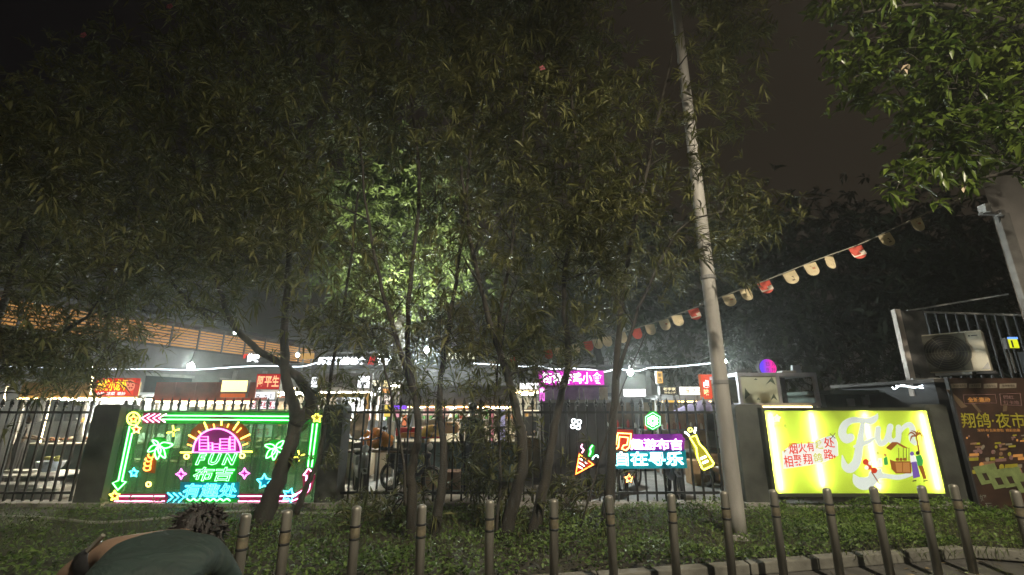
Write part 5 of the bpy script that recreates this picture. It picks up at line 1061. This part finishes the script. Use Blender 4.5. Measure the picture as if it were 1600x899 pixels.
class Tree:
    def __init__(s, label, cat, loc, group=None, name='tree'):
        s.t = thing(name, label, cat, loc, group); s.nodes = []; s.rad = []; s.tr = MB(); s.tw = MB(); s.o = np.array(loc)
    def trunk(s, pts, r0, r1, n=9, k=5):
        w = bez(pts, k); m = len(w); rr = [r0+(r1-r0)*(i/(m-1))**.8 for i in range(m)]
        w = [p+Vector((random.gauss(0, .008), random.gauss(0, .008), 0)) for p in w]; w[0] = Vector(pts[0])
        s.tr.tube(w, [r*(1+random.uniform(-.07, .07)) for r in rr], n)
        for p, r in zip(w, rr): s.nodes.append(p); s.rad.append(r)
    def grow(s, tips, minz=.7):
        arr = [Vector(t) for t in tips]; base = np.array([tuple(p) for p in s.nodes]); zmin = base[:, 2].min()+minz; out = []
        arr.sort(key=lambda p: float(np.min(((base-np.array(p))**2).sum(1))))
        N = [tuple(p) for p in s.nodes]; Rr = list(s.rad)
        for p in arr:
            A = np.array(N); d = np.linalg.norm(A-np.array(p), axis=1)+np.maximum(0, A[:, 2]-p.z+.12)*2.2+np.where(A[:, 2] < zmin, 5, 0)
            i = int(np.argmin(d)); q = Vector(N[i]); L = (p-q).length
            if L < .06: out.append((p, Vector((0, 0, 1)))); continue
            r0 = max(.006, min(Rr[i]*.72, .008+L*.011)); c1 = q.lerp(p, .35)+Vector((random.gauss(0, .05), random.gauss(0, .05), .10*L)); c2 = q.lerp(p, .7)+Vector((random.gauss(0, .05), random.gauss(0, .05), .09*L))
            w = bez([q, c1, c2, p], 3); rr = [r0+(.0035-r0)*k/(len(w)-1) for k in range(len(w))]; s.tw.tube(w, rr, 4, cap=False)
            for a, b in zip(w[3::3], rr[3::3]): N.append(tuple(a)); Rr.append(b)
            out.append((p, (w[-1]-w[-3]).normalized()))
        s.tips = out; return out
    def leafage(s, mat, whorls, per, L, Wd, spread=.34, droop=.3, open_=.75, name='crown', up=.25):
        T = np.array([tuple(a) for a, b in s.tips]); A = np.array([tuple(b) for a, b in s.tips]); n = len(T)
        C = np.repeat(T, whorls, 0)+rng.normal(0, 1, (n*whorls, 3))*np.array([spread, spread, spread*.8]); X = norm(np.repeat(A, whorls, 0)*.6+rng.normal(0, .55, (n*whorls, 3))+np.array([0, 0, up]))
        m = len(C); e1 = norm(np.cross(X, rng.normal(0, 1, (m, 3)))); e2 = np.cross(X, e1)
        ph = rng.uniform(0, 6.28, (m, 1))+np.arange(per)[None]*2.4; oc = rng.uniform(.4, 1.25, (m, per))*open_
        D = X[:, None]*np.cos(oc)[..., None]+(e1[:, None]*np.cos(ph)[..., None]+e2[:, None]*np.sin(ph)[..., None])*np.sin(oc)[..., None]
        B = (C[:, None]+X[:, None]*(rng.uniform(-.09, .03, (m, per))*L/.18)[..., None]).reshape(-1, 3); D = norm(D.reshape(-1, 3)); k = len(B)
        V, Q = leaves(B, D, rng.uniform(.6, 1.2, k)*L, rng.uniform(.75, 1.25, k)*Wd, droop)
        # little twigs carrying the whorls
        for i in range(0, m, 2):
            c = Vector(C[i]); a = Vector(T[i//whorls]); s.tw.tube([a, a.lerp(c, .55)+Vector((0, 0, .02)), c], [.0035, .003, .002], 3, cap=False)
        return fastmesh(name, V, Q, mat, s.t, 'stuff', s.o)
    def done(s, bark=None):
        s.tr.build('trunk', bark or BARK, s.t, smooth=True); tw = s.tw.build('branches', bark or BARK, s.t, smooth=True); tw['kind'] = 'stuff'
LEAF = leafm('oleander_leaf', (.044, .054, .019), (.160, .160, .060), .46, .3, .14)
TPOLY = [(-40, 170), (40, 90), (110, 45), (190, 80), (270, -10), (400, -80), (700, -110), (900, -80), (945, 10), (985, 110), (1030, 60), (1020, -20), (1100, -60), (1185, -10), (1190, 85), (1150, 120), (1172, 175), (1165, 265), (1135, 285), (1205, 325), (1190, 370), (1115, 425), (1030, 470), (950, 505), (880, 545), (820, 590), (770, 640), (700, 650), (640, 590), (560, 560), (480, 520), (400, 500), (300, 545), (200, 560), (110, 590), (40, 620), (-60, 640), (-120, 400)]
def dens(u, v):
    d = 1.
    if v > 440: d = .42
    if v > 530: d = .24
    if u > 985: d *= .62 if v < 300 else .55
    if u < 300 and v < 180: d *= .6
    if 480 < u < 740 and 240 < v < 450: d *= .3
    if 560 < u < 800 and 470 < v < 660: d *= 1.15
    if 930 < u < 1040 and v < 140: d *= .3
    if 1015 < u < 1095 and v < 330: d *= .35
    return d
trees = []
def at(u, v, Y): return P(u, v, Y)
def TR(label, base, stems, Y0):
    g = Gd(*base, .03); T = Tree(label, 'tree', tuple(g), 'narrow leaved trees in the planting bed'); T.u = base[0]; T.g = g
    for pts, r0, r1 in stems: T.trunk([P(u, v, y) for u, v, y in pts], r0, r1)
    trees.append(T); return T
gY = lambda u, v: Gd(u, v, .03).y
y = gY(405, 830)
TR('narrow leaved tree with a thick forked trunk in front of the neon palm sign', (405, 832), [([(402, 834, y), (425, 775, y), (447, 715, y), (463, 655, y+.05), (447, 590, y+.1), (444, 500, y+.1), (452, 380, y-.1), (440, 220, y-.2)], .135, .03), ([(463, 662, y+.05), (485, 635, y+.1), (480, 610, y+.1), (450, 575, y+.2), (405, 548, y+.2), (360, 500, y), (330, 400, y-.3), (300, 240, y-.5)], .10, .02), ([(462, 803, y+.3), (480, 755, y+.3), (500, 715, y+.35), (515, 600, y+.4), (540, 460, y+.3), (560, 300, y)], .05, .015), ([(330, 500, y), (260, 430, y-.4), (200, 300, y-.6)], .03, .012)], y)
y = gY(650, 845)
TR('narrow leaved tree with slender paired trunks left of the dark standing figure', (655, 846), [([(640, 846, y), (645, 770, y), (640, 740, y), (652, 690, y), (650, 620, y), (638, 560, y), (640, 450, y), (655, 300, y), (640, 120, y-.2)], .075, .02), ([(674, 846, y+.1), (688, 770, y+.1), (693, 700, y+.1), (686, 620, y+.1), (700, 520, y+.15), (720, 380, y+.1), (740, 200, y-.2)], .07, .018), ([(650, 620, y), (610, 500, y-.3), (580, 380, y-.4), (560, 200, y-.5)], .04, .012), ([(633, 790, y-.1), (628, 700, y-.1), (600, 560, y-.2)], .025, .01)], y)
y = gY(800, 845)
TR('narrow leaved tree with two diverging trunks right of the dark standing figure', (805, 846), [([(788, 846, y), (806, 770, y), (818, 715, y), (806, 640, y), (790, 580, y), (765, 500, y-.1), (740, 400, y-.2), (720, 260, y-.3)], .095, .02), ([(832, 838, y+.1), (848, 770, y+.1), (860, 705, y+.1), (872, 640, y+.1), (888, 560, y+.1), (880, 440, y), (905, 300, y), (890, 120, y-.3)], .085, .02), ([(806, 640, y), (780, 520, y+.2), (800, 380, y+.3), (820, 180, y)], .045, .012), ([(775, 840, y-.1), (783, 720, y-.1), (775, 600, y-.1), (800, 460, y-.3)], .022, .01)], y)
y = gY(948, 838)
TR('narrow leaved tree with one straight trunk left of the music note', (948, 838), [([(945, 838, y), (953, 760, y), (957, 680, y), (962, 600, y), (968, 500, y), (985, 380, y), (1020, 230, y-.2), (1050, 80, y-.3)], .085, .018), ([(962, 600, y), (1000, 480, y-.3), (1060, 360, y-.5), (1130, 330, y-.6)], .03, .01), ([(905, 835, y-.2), (945, 690, y-.1), (975, 600, y), (1010, 520, y)], .014, .006)], y)
y = 6.6
TR('narrow leaved tree at the left edge with drooping dark foliage', (60, 835), [([(-70, 838, y), (-60, 720, y), (-40, 600, y), (10, 460, y-.2), (60, 300, y-.4), (90, 160, y-.6)], .09, .02), ([(-40, 600, y), (60, 540, y-.2), (150, 480, y-.5), (190, 380, y-.6)], .04, .012)], y)
TIPS = {i: [] for i in range(len(trees))}
cu = [390, 610, 820, 1020, 110]
cnt = 0
while cnt < 880:
    u, v = random.uniform(-120, 1215), random.uniform(-110, 650)
    if not inside(TPOLY, u, v) or random.random() > dens(u, v): continue
    yy = random.uniform(5.2, 7.9) if v < 470 else random.uniform(5.6, 7.4)
    i = min(range(5), key=lambda k: abs(cu[k]-u)+random.uniform(0, 90)); TIPS[i].append(P(u, v, yy)); cnt += 1
for (ua, ub, va, vb, n, i) in ((575, 640, 700, 830, 5, 1), (740, 800, 660, 830, 14, 2), (500, 520, 640, 760, 2, 0), (865, 945, 740, 810, 4, 3), (800, 860, 520, 600, 5, 2), (490, 550, 590, 640, 3, 0), (590, 650, 580, 650, 3, 1), (0, 200, 510, 575, 20, 4)):
    for _ in range(n): TIPS[i].append(P(random.uniform(ua, ub), random.uniform(va, vb), random.uniform(6.0, 7.3)))
for i, T in enumerate(trees):
    T.grow(TIPS[i], .5); T.leafage(LEAF, 13, 9, .215, .027, .24, .3, .8); T.done()
# pink blossoms, a few at the top
for u, v, i in ((265, 10, 4), (847, 107, 2), (130, 55, 4)):
    T = trees[i]; p = P(u, v, 5.6); m = MB()
    for a in range(0, 360, 72): m.ball(p+Vector((.03*math.cos(R(a)), 0, .03*math.sin(R(a)))), .024, 6, 4, (1, .4, 1))
    o0 = Vector(T.t['_o']); m.build('blossom', pm('blossom_pink', (.5, .12, .16), .6), T.t)

# broad leaved tree leaning in from the upper right
def right_tree():
    T = Tree('broad leaved tree leaning in at the upper right with glossy lit leaves', 'tree', (8.2, 4.7, 0))
    T.trunk([(8.2, 4.7, 0), (8.1, 4.7, 2), (7.8, 4.65, 4), (7.2, 4.6, 5.8), (6.4, 4.5, 7.6)], .2, .07); T.trunk([(7.8, 4.65, 4), (7.0, 4.9, 4.7), P(1560, 170, 5.0), P(1450, 90, 4.9)], .09, .02); T.trunk([(7.8, 4.65, 4), P(1600, 270, 5.3), P(1500, 290, 5.4)], .05, .014); T.trunk([(7.2, 4.6, 5.8), P(1480, 10, 4.6), P(1350, 20, 4.5)], .06, .014)
    poly = [(1282, 30), (1320, -60), (1660, -90), (1680, 250), (1560, 245), (1530, 272), (1490, 300), (1440, 300), (1402, 290), (1400, 272), (1440, 240), (1455, 215), (1420, 190), (1370, 160), (1300, 172), (1296, 150), (1345, 115), (1310, 85), (1360, 60)]
    tips = []
    while len(tips) < 240:
        u, v = random.uniform(1270, 1680), random.uniform(-90, 340)
        if inside(poly, u, v): tips.append(P(u, v, random.uniform(4.3, 5.7)))
    T.grow(tips, 2.5); T.leafage(leafm('broad_leaf', (.022, .048, .006), (.135, .185, .03), .36, .35), 6, 7, .16, .058, .16, .35, .85); T.done()
    m = MB()
    for u, v in ((1472, 110), (1500, 98), (1530, 172), (1510, 20), (1440, 18), (1508, 290), (1412, 108), (1434, 27), (1420, 100)):
        p = P(u, v, 4.4); V, Q = leaves(np.array([tuple(p)]*2), norm(rng.normal(0, 1, (2, 3))), np.array([.07, .09]), np.array([.04, .05]), .1); m.add(V, [tuple(q) for q in Q])
    o = m.build('withered_leaves', pm('withered_leaf', (.5, .40, .28), .7), T.t); o['kind'] = 'stuff'
right_tree()
# trees behind the market
def back_tree(label, u0, u1, v0, v1, Y, n, leaf, L, Wd, wh=8, dy=2.5, spread=.8, base=None):
    ub = (u0+u1)/2 if base is None else base; p = P(ub, 600, Y); T = Tree(label, 'tree', (p.x, Y, 0), 'trees beyond the market')
    zt = P(ub, (v0+v1)/2, Y).z
    T.trunk([(p.x, Y, 0), (p.x+.1, Y, zt*.4), (p.x-.1, Y+.2, zt*.7), (p.x, Y, zt)], .28, .08)
    tips = []
    while len(tips) < n:
        a, b = random.uniform(-1, 1), random.uniform(-1, 1)
        if a*a+b*b > 1-.25*math.sin(7*a+3*b)**2: continue
        tips.append(P((u0+u1)/2+a*(u1-u0)/2, (v0+v1)/2+b*(v1-v0)/2, Y+random.uniform(-dy, dy)))
    T.grow(tips, .6); T.leafage(leaf, wh, 7, L, Wd, spread, .3, .9); T.done()
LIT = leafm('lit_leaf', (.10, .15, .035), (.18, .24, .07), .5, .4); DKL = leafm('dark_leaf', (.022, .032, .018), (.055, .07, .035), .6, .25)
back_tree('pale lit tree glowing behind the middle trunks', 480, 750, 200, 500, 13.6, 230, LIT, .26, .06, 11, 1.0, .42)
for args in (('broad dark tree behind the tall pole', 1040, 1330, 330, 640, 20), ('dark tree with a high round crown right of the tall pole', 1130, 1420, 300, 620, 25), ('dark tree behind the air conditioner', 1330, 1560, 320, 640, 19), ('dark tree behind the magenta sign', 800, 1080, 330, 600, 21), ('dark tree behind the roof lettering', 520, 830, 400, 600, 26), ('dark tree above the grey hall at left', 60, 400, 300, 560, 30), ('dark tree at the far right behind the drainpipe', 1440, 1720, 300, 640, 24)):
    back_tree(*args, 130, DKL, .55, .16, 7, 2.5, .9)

# ground cover of the bed
def cover():
    n = 46000; X = rng.uniform(-8.5, 9.5, n); Yv = rng.uniform(0, 1, n); k0 = np.minimum(KX[0]*X+KX[1]+.36+.16, np.where(X > cx, (KX[0]*cx+KX[1]+.36)-(X-cx)*.29+.22, 99)); Yv = k0+Yv**1.25*(7.72-k0)
    mound = .09+.05*np.sin(X*2.1+Yv)+.04*np.sin(X*5.3-Yv*3.7)+.03*np.sin(Yv*6+X*1.3); thin = rng.uniform(0, 1, n) < np.clip(.35+.5*np.sin(X*1.7+1)*np.sin(Yv*2.3)+np.where(X > -4, .35, .2), .15, 1)
    Z = .05+rng.uniform(0, 1, n)**.7*np.maximum(.05, mound+.06); X, Yv, Z = X[thin], Yv[thin], Z[thin]; n = len(X)
    D = norm(np.stack([rng.normal(0, .8, n), rng.normal(-.1, .8, n), rng.uniform(.05, 1.0, n)], 1)); V, Q = leaves(np.stack([X, Yv, Z], 1), D, rng.uniform(.035, .085, n), rng.uniform(.016, .034, n), .25)
    o = fastmesh('ground_cover', V, Q, leafm('cover_leaf', (.045, .088, .022), (.17, .25, .07), .45, .3, .25), None, 'stuff')
    n = 9000; X = rng.uniform(-8.5, 9.5, n); Yv = rng.uniform(5.2, 7.7, n); D = norm(np.stack([rng.normal(0, .35, n), rng.normal(0, .35, n), np.ones(n)], 1)); V, Q = leaves(np.stack([X, Yv, np.full(n, .05)], 1), D, rng.uniform(.1, .24, n), rng.uniform(.006, .011, n), .35)
    fastmesh('grass_blades', V, Q, leafm('grass_leaf', (.05, .075, .02), (.13, .16, .05), .5, .3), None, 'stuff')
    n = 2600; X = rng.uniform(-6, 9, n); Yv = rng.uniform(3.2, 6.2, n); ok = Yv < KX[0]*X+KX[1]+.3; X, Yv = X[ok], Yv[ok]; X, Yv = X[:420], Yv[:420]; n = len(X); D = norm(np.stack([rng.normal(0, 1, n), rng.normal(0, 1, n), rng.uniform(0, .15, n)], 1)); V, Q = leaves(np.stack([X, Yv, np.full(n, .012)], 1), D, rng.uniform(.06, .14, n), rng.uniform(.012, .03, n), .05)
    fastmesh('leaf_litter', V, Q, leafm('litter_leaf', (.12, .08, .035), (.25, .19, .09), .7, .1), None, 'stuff')
cover()

# night haze and cooking smoke over the market
m, tt, o = _new('haze'); pv = tt.nodes.new('ShaderNodeVolumePrincipled'); pv.inputs['Color'].default_value = (.93, .97, .94, 1); pv.inputs['Density'].default_value = .0050; pv.inputs['Anisotropy'].default_value = .78
tt.links.new(pv.outputs[0], o.inputs['Volume']); hz = MB().box(-121, 121, -61, 151, -1.02, 13.5).build('haze', m, kind='stuff')
